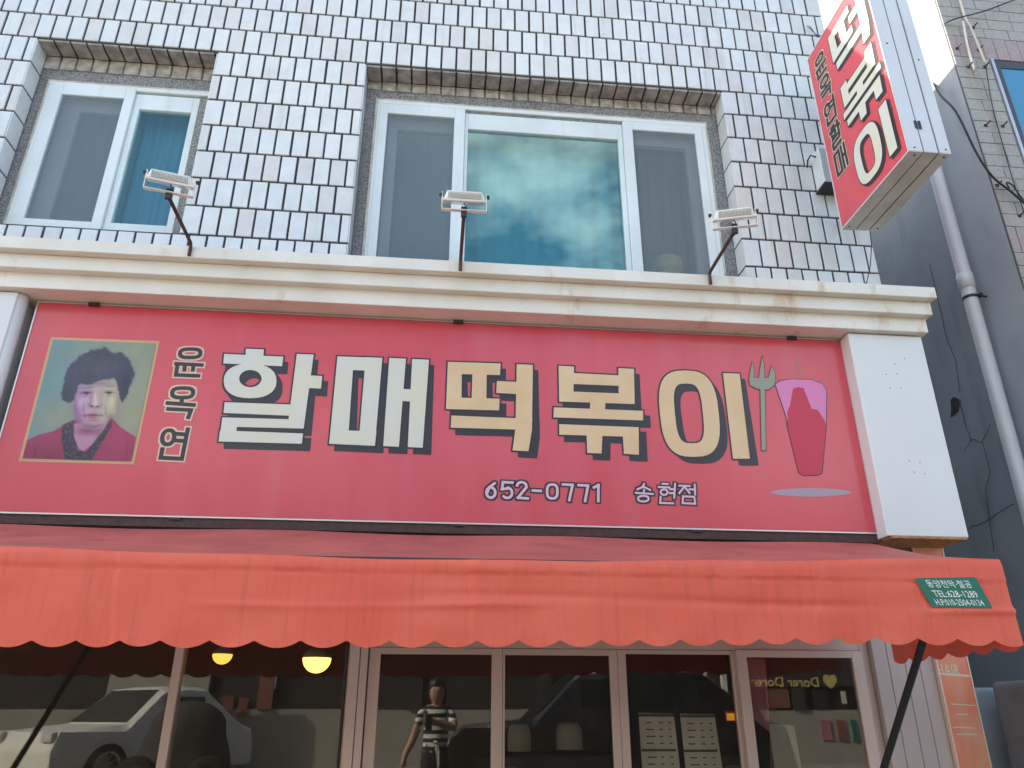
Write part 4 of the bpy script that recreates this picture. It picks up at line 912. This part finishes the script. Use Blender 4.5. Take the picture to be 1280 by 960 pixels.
# cables on the neighbour
def cable(pts, r, m, name, label, cat='cable'):
    b = MB(); P = [Vector(p) for p in pts]; out = []
    for i in range(len(P) - 1):
        p0 = P[max(i - 1, 0)]; p1 = P[i]; p2 = P[i + 1]; p3 = P[min(i + 2, len(P) - 1)]
        for k in range(6):
            t = k / 6; out.append(.5 * ((2 * p1) + (p2 - p0) * t + (2 * p0 - 5 * p1 + 4 * p2 - p3) * t * t + (3 * p1 - p0 - 3 * p2 + p3) * t ** 3))
    out.append(P[-1]); b.tube(out, r, 6); return tag(b.build(name, m, smooth=True), label, cat)
fp = lambda x, y, Y=4.34: atY(x, y, Y)
cable([fp(1150, 60, 5.2), fp(1171, 112, 4.6), fp(1195, 140), fp(1220, 190), fp(1240, 220), fp(1262, 238), fp(1290, 262)], .009, 'cable', 'thick_cable', 'thick black cable curving across the blue grey wall and stone facade')
cable([fp(1150, 56, 5.2), fp(1165, 40, 4.6), fp(1190, 25), fp(1230, 14), fp(1262, 2), fp(1290, -8)], .006, 'cable', 'thin_cable', 'thin dark cable rising to the right across the top right corner')
cable([fp(1262, 236), fp(1258, 228), fp(1266, 232), fp(1276, 246), fp(1290, 262)], .006, 'cable', 'looped_cable', 'short looped cable below the neighbouring window')
for i, pts in enumerate((((1197, -10), (1206, 20), (1215, 38), (1232, 80)), ((1204, 27), (1210, 60), (1218, 88)))):
    cable([fp(*p, 4.36) for p in pts], .009 if i == 0 else .010, 'wire_pale', 'conduit', ('longer pale conduit pipe on the stone facade with a knot of wires', 'shorter pale conduit pipe left of the longer one on the stone facade')[i], 'conduit')
cable([fp(1232, 80, 4.37), fp(1240, 130, 4.37), fp(1256, 190, 4.37), fp(1268, 230, 4.37), fp(1280, 265, 4.37)], .004, 'cable', 'facade_wire', 'thin wire running down the stone facade beside the blue window')
for i, (x, y) in enumerate(((1196, 61), (1223, 63), (1210, 84), (1231, 84), (1232, 157), (1253, 158), (1246, 232), (1274, 270), (1216, 35))):
    q = fp(x, y, 4.392); b = MB(); b.tube([q, (q[0] + .012, 4.345, q[2] + .012)], .006, 6); b.box(q[0] - .012, q[0] + .012, 4.385, 4.3925, q[2] - .012, q[2] + .012); b.build('hook', 'dark_rusty', NB)
# low wall and pier at the mouth of the alley
b = MB(); b.box(3.10, 4.18, 4.50, 4.68, 0, 1.80); tag(b.build('alley_wall', 'plaster_grey', bevel=.02, seg=3), 'pale grey plastered low wall closing the alley beside the orange strip', 'wall')
b = MB(); b.box(3.19, 3.62, 4.05, 4.38, 0, 1.825); tag(b.build('gate_pier', 'plaster_dark', bevel=.03, seg=3), 'darker grey plastered pier in front of the low alley wall', 'pier')

# ================================================================== INSIDE THE SHOP
def pendant(x, y, z, r, m, label):
    o = thing('pendant_lamp', label, 'lamp', (x, y, z), 'pendant lamps in the shop')
    b = MB(); b.lathe([(r * math.sin(t), -r * math.cos(t)) for t in [i * PI * .5 / 8 for i in range(9)]], (x, y, z), 24); b.build('bulb', m, o, smooth=True)
    b = MB(); b.lathe([(r * .99, 0), (r * .96, r * .25), (r * .6, r * .6), (r * .22, r * .75), (r * .2, r * 1.5), (0, r * 1.5)], (x, y, z + .001), 24); b.build('cap', 'cream_caulk', o, smooth=True)
    b = MB(); b.tube([(x, y, z + r * 1.4), (x, y, 2.6)], .006, 6); b.build('cord', 'cable', o); return o
pendant(-.722, 5.3, 1.985, .090, 'bulb', 'larger glowing yellow pendant lamp hanging inside the left shop window')
pendant(-1.612, 6.5, 2.085, .075, 'bulb_dim', 'smaller amber pendant lamp further back inside the left shop window')
def menu(x0, x1, y0_, label, lean):
    a = atY(x0, y0_, GY + .03); c = atY(x1, y0_, GY + .03)
    o = thing('menu_sheet', label, 'menu', (a[0], GY + .03, 1.0), 'menu sheets hung behind the glass')
    b = MB(); b.add([(a[0], GY + .03, a[2]), (c[0], GY + .03, a[2] - .003), (c[0] + lean + .03, GY + .035, .8), (a[0] + lean, GY + .035, .8)], [(0, 1, 2, 3)]); b.build('sheet', 'paper', o)
    b = MB(); w = c[0] - a[0]
    for k in range(20):
        z = a[2] - .05 - k * .034
        if k == 4: b.box(a[0] + .004, c[0] - .004, GY + .0265, GY + .0275, z - .006, z + .006); continue
        for (p, l_) in ((.18, .22), (.55, .1), (.82, .08)):
            b.box(a[0] + w * p, a[0] + w * (p + l_ * random.uniform(.7, 1.2)), GY + .0265, GY + .0275, z - .003, z + .003)
    b.box(a[0], c[0], GY + .0262, GY + .0272, a[2] - .02, a[2] - .004); b.build('handwriting', 'ink', o); return o
menu(798, 842, 891, 'left of the two long handwritten menu sheets in the sliding door', .01)
menu(850, 893, 892, 'right of the two long handwritten menu sheets in the sliding door', .02)
def stack(px, py, r, n, label):
    q = atY(px, py, 5.2); b = MB()
    o = thing('bowl_stack', label, 'bowls', (q[0], 5.2, q[2] - .3), 'bowl stacks on the shop counter')
    for k in range(n):
        b = MB(); z = q[2] - k * .028; b.lathe([(r, -.07), (r * .97, -.05), (r * .8, -.01), (r * .55, 0), (0, 0)], (q[0], 5.2, z), 20); b.build('bowl', 'bowl', o, smooth=True)
stack(649, 905, .075, 4, 'left stack of upturned pale bowls on the shop counter'); stack(711, 903, .085, 4, 'right stack of upturned pale bowls on the shop counter')
b = MB(); b.box(.3, 1.3, 5.0, 5.6, .1, 1.43); tag(b.build('counter', 'dark_room', bevel=.01), 'dark serving counter inside the shop under the bowl stacks', 'counter')
q = atY(912, 895, GY + .02); 
KS = thing('door_sticker', 'small red and yellow sticker on the third sliding door', 'sticker', (q[0], GY + .01, q[2]))
b = MB(); b.box(q[0] - .028, q[0] + .028, GY + .012, GY + .0135, q[2] - .028, q[2] + .028); b.build('backing', 'sticker_red', KS); b = MB(); b.box(q[0] - .02, q[0] + .024, GY + .0105, GY + .0115, q[2] - .022, q[2] + .014); b.build('print', 'sticker_yellow_glow', KS)
a = atY(934, 826, GY + .05); c = atY(956, 916, GY + .05)
b = MB(); b.add([(a[0], GY + .05, 1.95), (a[0] + .11, GY + .05, 1.95), (c[0] + .03, GY + .05, c[2]), (a[0] - .01, GY + .05, c[2] + .08)], [(0, 1, 2, 3)]); 
tag(b.build('wall_poster', 'poster_pink'), 'pink paper poster behind the right sliding door', 'poster')
q = atY(985, 945, 4.7)
b = MB(); b.add([(q[0] - .09, 4.7, .9), (q[0] + .10, 4.7, .9), (q[0] + .06, 4.7, q[2] + .16), (q[0] - .09, 4.7, q[2] + .17), (q[0] - .06, 4.95, .9), (q[0] + .12, 4.95, .9)], [(0, 1, 2, 3), (0, 3, 4), (1, 5, 2), (3, 2, 5, 4)])
tag(b.build('counter_card', 'paper'), 'folded white card standing inside the right sliding door', 'card')

# ================================================================== ACROSS THE LANE (seen mirrored in the glass)
CFY = -7.6
CF = thing('cafe_building', 'pale cafe building across the lane mirrored in the shop glass', 'building', (0, CFY, .7))
b = MB(); b.box(-14, 14, CFY - 6, CFY - .2, .7, 6.2); b.build('wall', 'cafe_wall', CF)
b = MB(); b.box(-14, 14, CFY - .2, CFY, .7, 1.75); b.box(-14, 14, CFY - .2, CFY, 3.6, 6.2); b.build('wall_band', 'cafe_wall', CF)
b = MB(); b.box(-14, 14, CFY - .15, CFY - .05, 1.75, 3.6); b.build('shop_window', 'cafe_window', CF)
for x in (-9, -6.2, -3.3, -.4, 2.2, 4.9, 7.5, 10):
    b = MB(); b.box(x, x + .28, CFY - .14, CFY + .05, 1.751, 3.599); b.build('column', 'cafe_dark' if x not in (-3.3, 4.9) else 'brick_red', CF)
b = MB(); b.box(5.6, 9.6, CFY + .001, CFY + .06, 2.2, 3.3); b.build('sign_panel', 'cafe_dark', CF)
v = ray(990, 853); k = (2 * GY - CFY) / v[1]
text_obj('cafe_lettering', '♥ Dorer Dorer', .27, 'sign_yellow', Matrix.Translation((v[0] * k, CFY + .065, CH + v[2] * k)) @ FACING_BACK, CF, bold=.006)
def cafe_px(x, y, yy=CFY): v_ = ray(x, y); k_ = (2 * GY - yy) / v_[1]; return (v_[0] * k_, CH + v_[2] * k_)
for nm_, m_, xa, xb, ya, yb in (('brick_column', 'brick_red', 822, 845, 822, 905), ('pale_pole', 'print_cream', 879, 890, 815, 905), ('pale_pole', 'print_cream', 848, 855, 826, 905), ('pale_pole', 'lamp_white', 905, 908, 815, 900), ('pale_pole', 'print_cream', 724, 728, 815, 862), ('pale_pole', 'lamp_white', 738, 741, 815, 858)):
    a_ = cafe_px(xa, ya, CFY + .3); c2_ = cafe_px(xb, yb, CFY + .3); b = MB(); b.box(a_[0], c2_[0], CFY + .2, CFY + .3, .75, 3.6); b.build(nm_, m_, CF)
for xa, xb, ya, yb, m_ in ((1022, 1038, 900, 925, 'poster_pink'), (1042, 1056, 900, 926, 'brick_red'), (1060, 1070, 900, 927, 'sticker_green'), (955, 985, 860, 885, 'brick_red'), (1012, 1034, 862, 886, 'black_metal'), (1048, 1056, 864, 880, 'paper'), (1025, 1038, 838, 850, 'paper'), (280, 290, 870, 895, 'brick_red'), (300, 308, 872, 897, 'brick_red'), (330, 345, 832, 862, 'paper'), (245, 262, 835, 860, 'cafe_wall')):
    a_ = cafe_px(xa, ya); c2_ = cafe_px(xb, yb); b = MB(); b.box(a_[0], c2_[0], CFY + .002, CFY + .03, c2_[1], a_[1]); b.build('cafe_picture', m_, CF)
a_ = cafe_px(833, 834, CFY + .3); b = MB(); b.box(a_[0] - .16, a_[0] + .16, CFY + .301, CFY + .32, a_[1] - .15, a_[1] + .14); b.build('number_plate', 'black_metal', CF)
text_obj('plate_number', '69', .17, 'lamp_white', Matrix.Translation((a_[0], CFY + .325, a_[1] - .03)) @ FACING_BACK, CF)
# poster board mirrored in the far left pane
PB = thing('poster_board', 'white and ochre poster board standing across the lane', 'board', (-5.6, -3.2, .6))
b = MB(); b.box(-5.9, -4.1, -7.0, -6.9, .75, 2.85); b.build('panel', 'cafe_wall', PB)
b = MB(); b.box(-5.9, -4.1, -6.899, -6.89, .75, 1.9); b.build('lower_print', 'ochre_print', PB)
b = MB(); b.box(-5.6, -4.2, -6.899, -6.885, 2.5, 2.66); b.build('title_band', 'print_mascot_red', PB)
# parked cars
SCO = thing('covered_scooter', 'scooter under a dark tarpaulin mirrored between the left window posts', 'scooter', (-3.45, -3.6, .6))
b = MB(); nn = 28; vs = []
for k in range(nn + 1):
    t = k / nn; z = .25 + 1.0 * t; wx = .62 * (1 - t ** 3.2) ** .5 * (1 + .05 * math.sin(t * 9)); wy = .34 * (1 - t ** 4) ** .5
    for q_ in range(28):
        a = 2 * PI * q_ / 28; f_ = 1 + .05 * math.sin(a * 7 + t * 4); vs.append((-3.45 + wx * math.cos(a) * f_, -3.6 + wy * math.sin(a) * f_, .6 + z))
b.add(vs, [(i * 28 + k, i * 28 + (k + 1) % 28, (i + 1) * 28 + (k + 1) % 28, (i + 1) * 28 + k) for i in range(nn) for k in range(28)]); b.build('tarpaulin', 'cafe_dark', SCO, smooth=True)
for dx in (-.5, .45):
    b = MB(); b.lathe([(.14, -.05), (.25, -.06), (.27, -.03), (.27, .03), (.25, .06), (.14, .05)], (-3.45 + dx, -3.25, .60 + .27), 24, axis='y'); b.build('wheel', 'tyre', SCO, smooth=True)
def car(name, label, loc, rz, paint, L=4.5, Wd=1.84, H=1.65, suv=False):
    o = thing(name, label, 'car', loc)
    hb = 1.0 if suv else .84
    top = [(-L / 2, .55), (-L / 2 + .05, .82), (-L / 2 + .30, hb), (-L / 2 + 1.15, hb + .08), (-L / 2 + 1.75, H - .06), (-L / 2 + 2.2, H), (L / 2 - 1.1, H - .02), (L / 2 - .35, hb + .12), (L / 2 - .06, hb - .02), (L / 2, .6)]
    n = 48; xs_ = [-L / 2 + L * i / n for i in range(n + 1)]
    def zt(x): return lerp(x, top)
    arcs = (-L / 2 + .85, L / 2 - .85); wr = .36
    def zb(x):
        z = .26
        for a in arcs:
            if abs(x - a) < wr: z = max(z, .30 + math.sqrt(wr * wr - (x - a) ** 2))
        return z
    vs = []; st = 7
    for x in xs_:
        zt_, zb_ = zt(x), zb(x); taper = 1 - .10 * (abs(x) / (L / 2)) ** 4
        prof = []
        belt = min(hb - .02, zt_)
        prof = [(Wd / 2 - .02, zb_), (Wd / 2, (zb_ + belt) / 2), (Wd / 2 - .03, belt), (Wd / 2 - .03 - .22 * max(0, zt_ - belt), zt_ - .06 if zt_ > belt + .1 else belt + .001), (Wd / 2 - .16 - .24 * max(0, zt_ - belt), zt_)]
        row = [(x, -y * taper, z) for y, z in prof] + [(x, y * taper, z) for y, z in reversed(prof)]
        vs += row
    m_ = 10; fs = []
    mi = []
    b = MB(); b.add(vs, [(i * m_ + j_, (i + 1) * m_ + j_, (i + 1) * m_ + j_ + 1, i * m_ + j_ + 1) for i in range(n) for j_ in range(m_ - 1)] + [tuple(range(m_ - 1, -1, -1)), tuple(n * m_ + j_ for j_ in range(m_))])
    def place(bm): 
        c_, s_ = math.cos(rz), math.sin(rz); bm.v = [(loc[0] + x * c_ - y * s_, loc[1] + x * s_ + y * c_, loc[2] + z) for x, y, z in bm.v]; return bm
    place(b).build('body', paint, o, smooth=False)
    for sd in (-1, 1):
        b = MB(); y = sd * (Wd / 2 - .10); b.box(-L / 2 + 1.75, L / 2 - 1.2, y - .012, y + .012, hb + .06, H - .17); place(b).build('side_window', 'car_glass', o)
        b = MB(); b.box(-L / 2 - .01, -L / 2 + .30, sd * (Wd / 2 - .28) - .14, sd * (Wd / 2 - .28) + .14, .68, .82); place(b).build('headlight', 'head_lamp', o, bevel=.02)
        for a in arcs:
            b = MB(); b.lathe([(.20, -.10), (.31, -.11), (.335, -.08), (.335, .08), (.31, .11), (.20, .10)], (a, sd * (Wd / 2 - .13), .34), 28, axis='y'); w = place(b).build('wheel', 'tyre', o, smooth=True)
            b = MB(); yy = sd * (Wd / 2 - .03)
            for k in range(10):
                t = k * PI / 5; b.tube([(a, yy, .34), (a + .2 * math.cos(t), yy, .34 + .2 * math.sin(t))], .016, 5)
            b.lathe([(.19, -.02), (.215, -.02), (.215, .02), (.19, .02)], (a, yy, .34), 28, axis='y'); place(b).build('rim', 'rim', w)
    b = MB(); b.add([(-L / 2 + 1.17, -Wd / 2 + .2, hb + .10), (-L / 2 + 1.17, Wd / 2 - .2, hb + .10), (-L / 2 + 1.74, Wd / 2 - .3, H - .08), (-L / 2 + 1.74, -Wd / 2 + .3, H - .08)], [(0, 1, 2, 3)]); place(b); b.v = [(x, y, z + .012) for x, y, z in b.v]; b.build('windscreen', 'car_glass', o)
    return o
car('parked_car', 'white car parked across the lane mirrored in the left shop window', (-4.85, -5.6, .60), -.95, 'car_white', H=1.50, L=3.7)
car('parked_car', 'black car parked across the lane mirrored in the sliding doors', (2.45, -2.35, .52), 0, 'car_black', suv=True, H=1.72)

# the person taking the picture, mirrored in the glass
def person():
    px, py, pz = .10, -.36, ground_z(-.36)
    o = thing('person', 'person in a striped top holding up a phone, mirrored in the shop glass', 'person', (px, py, pz))
    J = {'pel': (0, 0, .93, .14, .10), 'wai': (0, 0, 1.08, .135, .10), 'che': (0, 0, 1.28, .165, .11), 'nb': (0, 0, 1.42, .07, .06), 'nk': (0, .01, 1.455, .050, .050), 'h0': (0, .02, 1.51, .082, .092), 'h1': (0, .02, 1.59, .100, .112), 'h2': (0, .01, 1.65, .08, .09),
         'ls': (-.16, 0, 1.38, .05, .05), 'le': (-.24, -.02, 1.12, .050, .050), 'lw': (-.33, .06, .93, .034, .034), 'rs': (.16, 0, 1.38, .05, .05), 're': (.20, .12, 1.20, .050, .050), 'rw': (-.05, .27, 1.28, .034, .034),
         'lh': (-.09, 0, .86, .085, .085), 'lk': (-.10, .02, .48, .055, .055), 'la': (-.10, 0, .09, .04, .04), 'lt': (-.11, .13, .04, .035, .03), 'rh': (.09, 0, .86, .085, .085), 'rk': (.10, .02, .48, .055, .055), 'ra': (.10, 0, .09, .04, .04), 'rt': (.11, .13, .04, .035, .03),
         'lm': (-.345, .09, .86, .028, .018), 'rm': (-.10, .29, 1.31, .028, .02)}
    E_ = [('pel', 'wai'), ('wai', 'che'), ('che', 'nb'), ('nb', 'nk'), ('nk', 'h0'), ('h0', 'h1'), ('h1', 'h2'), ('nb', 'ls'), ('ls', 'le'), ('le', 'lw'), ('lw', 'lm'), ('nb', 'rs'), ('rs', 're'), ('re', 'rw'), ('rw', 'rm'), ('pel', 'lh'), ('lh', 'lk'), ('lk', 'la'), ('la', 'lt'), ('pel', 'rh'), ('rh', 'rk'), ('rk', 'ra'), ('ra', 'rt')]
    for side, base, dirx in (('l', (-.345, .09, .86), (0, .25, -1)), ('r', (-.10, .29, 1.31), (-.4, 0, .9))):
        d = Vector(dirx).normalized(); s_ = d.cross(Vector((0, 1, .2))).normalized()
        for k, (off, ln) in enumerate(((-.022, .06), (-.008, .072), (.007, .07), (.021, .055))):
            a = Vector(base) + s_ * off + d * .03; c = a + d * ln * .5; e = c + d * ln * .35 + Vector((0, .02, 0)) * (1 if side == 'l' else .5)
            J[side + 'fa%d' % k] = (*a, .0095, .0095); J[side + 'fb%d' % k] = (*c, .0085, .0085); J[side + 'fc%d' % k] = (*e, .007, .007)
            E_ += [(side + 'm', side + 'fa%d' % k), (side + 'fa%d' % k, side + 'fb%d' % k), (side + 'fb%d' % k, side + 'fc%d' % k)]
        a = Vector(base) + s_ * .03; c = a + s_ * .02 + d * .03; J[side + 'ta'] = (*a, .011, .011); J[side + 'tb'] = (*c, .009, .009); E_ += [(side + 'm', side + 'ta'), (side + 'ta', side + 'tb')]
    names = list(J); me = bpy.data.meshes.new('body'); me.from_pydata([J[n_][:3] for n_ in names], [(names.index(a), names.index(c)) for a, c in E_], [])
    ob = bpy.data.objects.new('body', me); COL.objects.link(ob); md = ob.modifiers.new('s', 'SKIN'); md.use_smooth_shade = True
    for i, n_ in enumerate(names): me.skin_vertices[0].data[i].radius = J[n_][3:5]; me.skin_vertices[0].data[i].use_root = (n_ == 'pel')
    sd = ob.modifiers.new('d', 'SUBSURF'); sd.levels = 1; sd.render_levels = 1
    dg_ = bpy.context.evaluated_depsgraph_get(); m2 = bpy.data.meshes.new_from_object(ob.evaluated_get(dg_)); bpy.data.objects.remove(ob)
    m2.materials.clear()
    for q in ('skin', 'striped_top', 'trousers', 'hair'): m2.materials.append(MATS[q])
    for p in m2.polygons:
        c = p.center; arm = abs(c.x) > .19 or c.y > .12
        if c.z < 1.02 and not (c.x < -.2): p.material_index = 2
        elif 1.02 <= c.z < 1.43 and (not arm or c.z > 1.26 and abs(c.x) < .25 and c.y < .1): p.material_index = 1
    bo = bpy.data.objects.new('body', m2); COL.objects.link(bo); bo.parent = o; ORG[bo.name] = ORG[o.name]
    b = MB(); prof = [(.02, .13), (.075, .115), (.098, .07), (.105, .0), (.10, -.08), (.095, -.16), (.09, -.22)]
    vs = []
    n_ = 20
    for r, h_ in prof:
        for k in range(n_):
            t = PI * .08 + (2 * PI - PI * .0) * k / n_; x, y = r * math.cos(t), r * math.sin(t)
            if y > .02 and h_ < .05: y = .02
            vs.append((px + x * 1.05, py - .005 + y, pz + 1.58 + h_))
    b.add(vs, [(i * n_ + k, i * n_ + (k + 1) % n_, (i + 1) * n_ + (k + 1) % n_, (i + 1) * n_ + k) for i in range(len(prof) - 1) for k in range(n_)]); b.build('hair', 'hair', o, smooth=True)
    b = MB(); b.lathe([(.104, -.03), (.106, 0), (.097, .04), (.066, .075), (0, .09)], (px, py - .012, pz + 1.645), 20); b.build('hair_top', 'hair', o, smooth=True)
    for dx in (-.034, .034):
        b = MB(); b.lathe([(0, -.008), (.012, 0), (0, .006)], (px + dx, py + .098, pz + 1.585), 10, axis='y'); b.build('eye', 'hair', o)
        b = MB(); b.box(px + dx - .018, px + dx + .018, py + .094, py + .102, pz + 1.606, pz + 1.611); b.build('eyebrow', 'hair', o)
    b = MB(); b.box(px - .022, px + .022, py + .085, py + .097, pz + 1.520, pz + 1.528); b.build('mouth', 'print_mascot_red', o, bevel=.003)
    b = MB(); b.add([(px - .012, py + .095, pz + 1.55), (px + .012, py + .095, pz + 1.55), (px, py + .122, pz + 1.552), (px, py + .098, pz + 1.59)], [(0, 1, 2), (0, 2, 3), (1, 3, 2)]); b.build('nose', 'skin', o)
    b = MB(); b.add([(px - .02, py + .115, pz + 1.07), (px + .03, py + .115, pz + 1.07), (px + .05, py + .13, pz + .86), (px + .035, py + .13, pz + .80), (px + .01, py + .125, pz + .95)], [(0, 1, 2, 3, 4)]); b.lathe([(0, -.02), (.03, 0), (0, .02)], (px, py + .11, pz + 1.07), 10); b.build('knot', 'cloth_white', o)
mt = mat('striped_top', (.78, .78, .74), .8)
_n = mt.node_tree.nodes; _l = mt.node_tree.links
_g = _n.new('ShaderNodeNewGeometry'); _s = _n.new('ShaderNodeSeparateXYZ'); _l.new(_g.outputs['Position'], _s.inputs[0]); _m = _n.new('ShaderNodeMath'); _m.operation = 'MULTIPLY'; _m.inputs[1].default_value = 12; _l.new(_s.outputs['Z'], _m.inputs[0])
_f = _n.new('ShaderNodeMath'); _f.operation = 'FRACT'; _l.new(_m.outputs[0], _f.inputs[0]); _c = _n.new('ShaderNodeMath'); _c.operation = 'GREATER_THAN'; _c.inputs[1].default_value = .5; _l.new(_f.outputs[0], _c.inputs[0])
_x = _n.new('ShaderNodeMixRGB'); _x.inputs['Color1'].default_value = (.78, .78, .74, 1); _x.inputs['Color2'].default_value = (.03, .03, .03, 1); _l.new(_c.outputs[0], _x.inputs['Fac']); _l.new(_x.outputs[0], _n['Principled BSDF'].inputs['Base Color'])
person()
b = MB(); b.box(-.02, .055, -.03, -.021, CH - .15, CH + .012); tag(b.build('phone', 'black_metal', bevel=.003), 'black phone held up in front of the person in the striped top', 'phone')
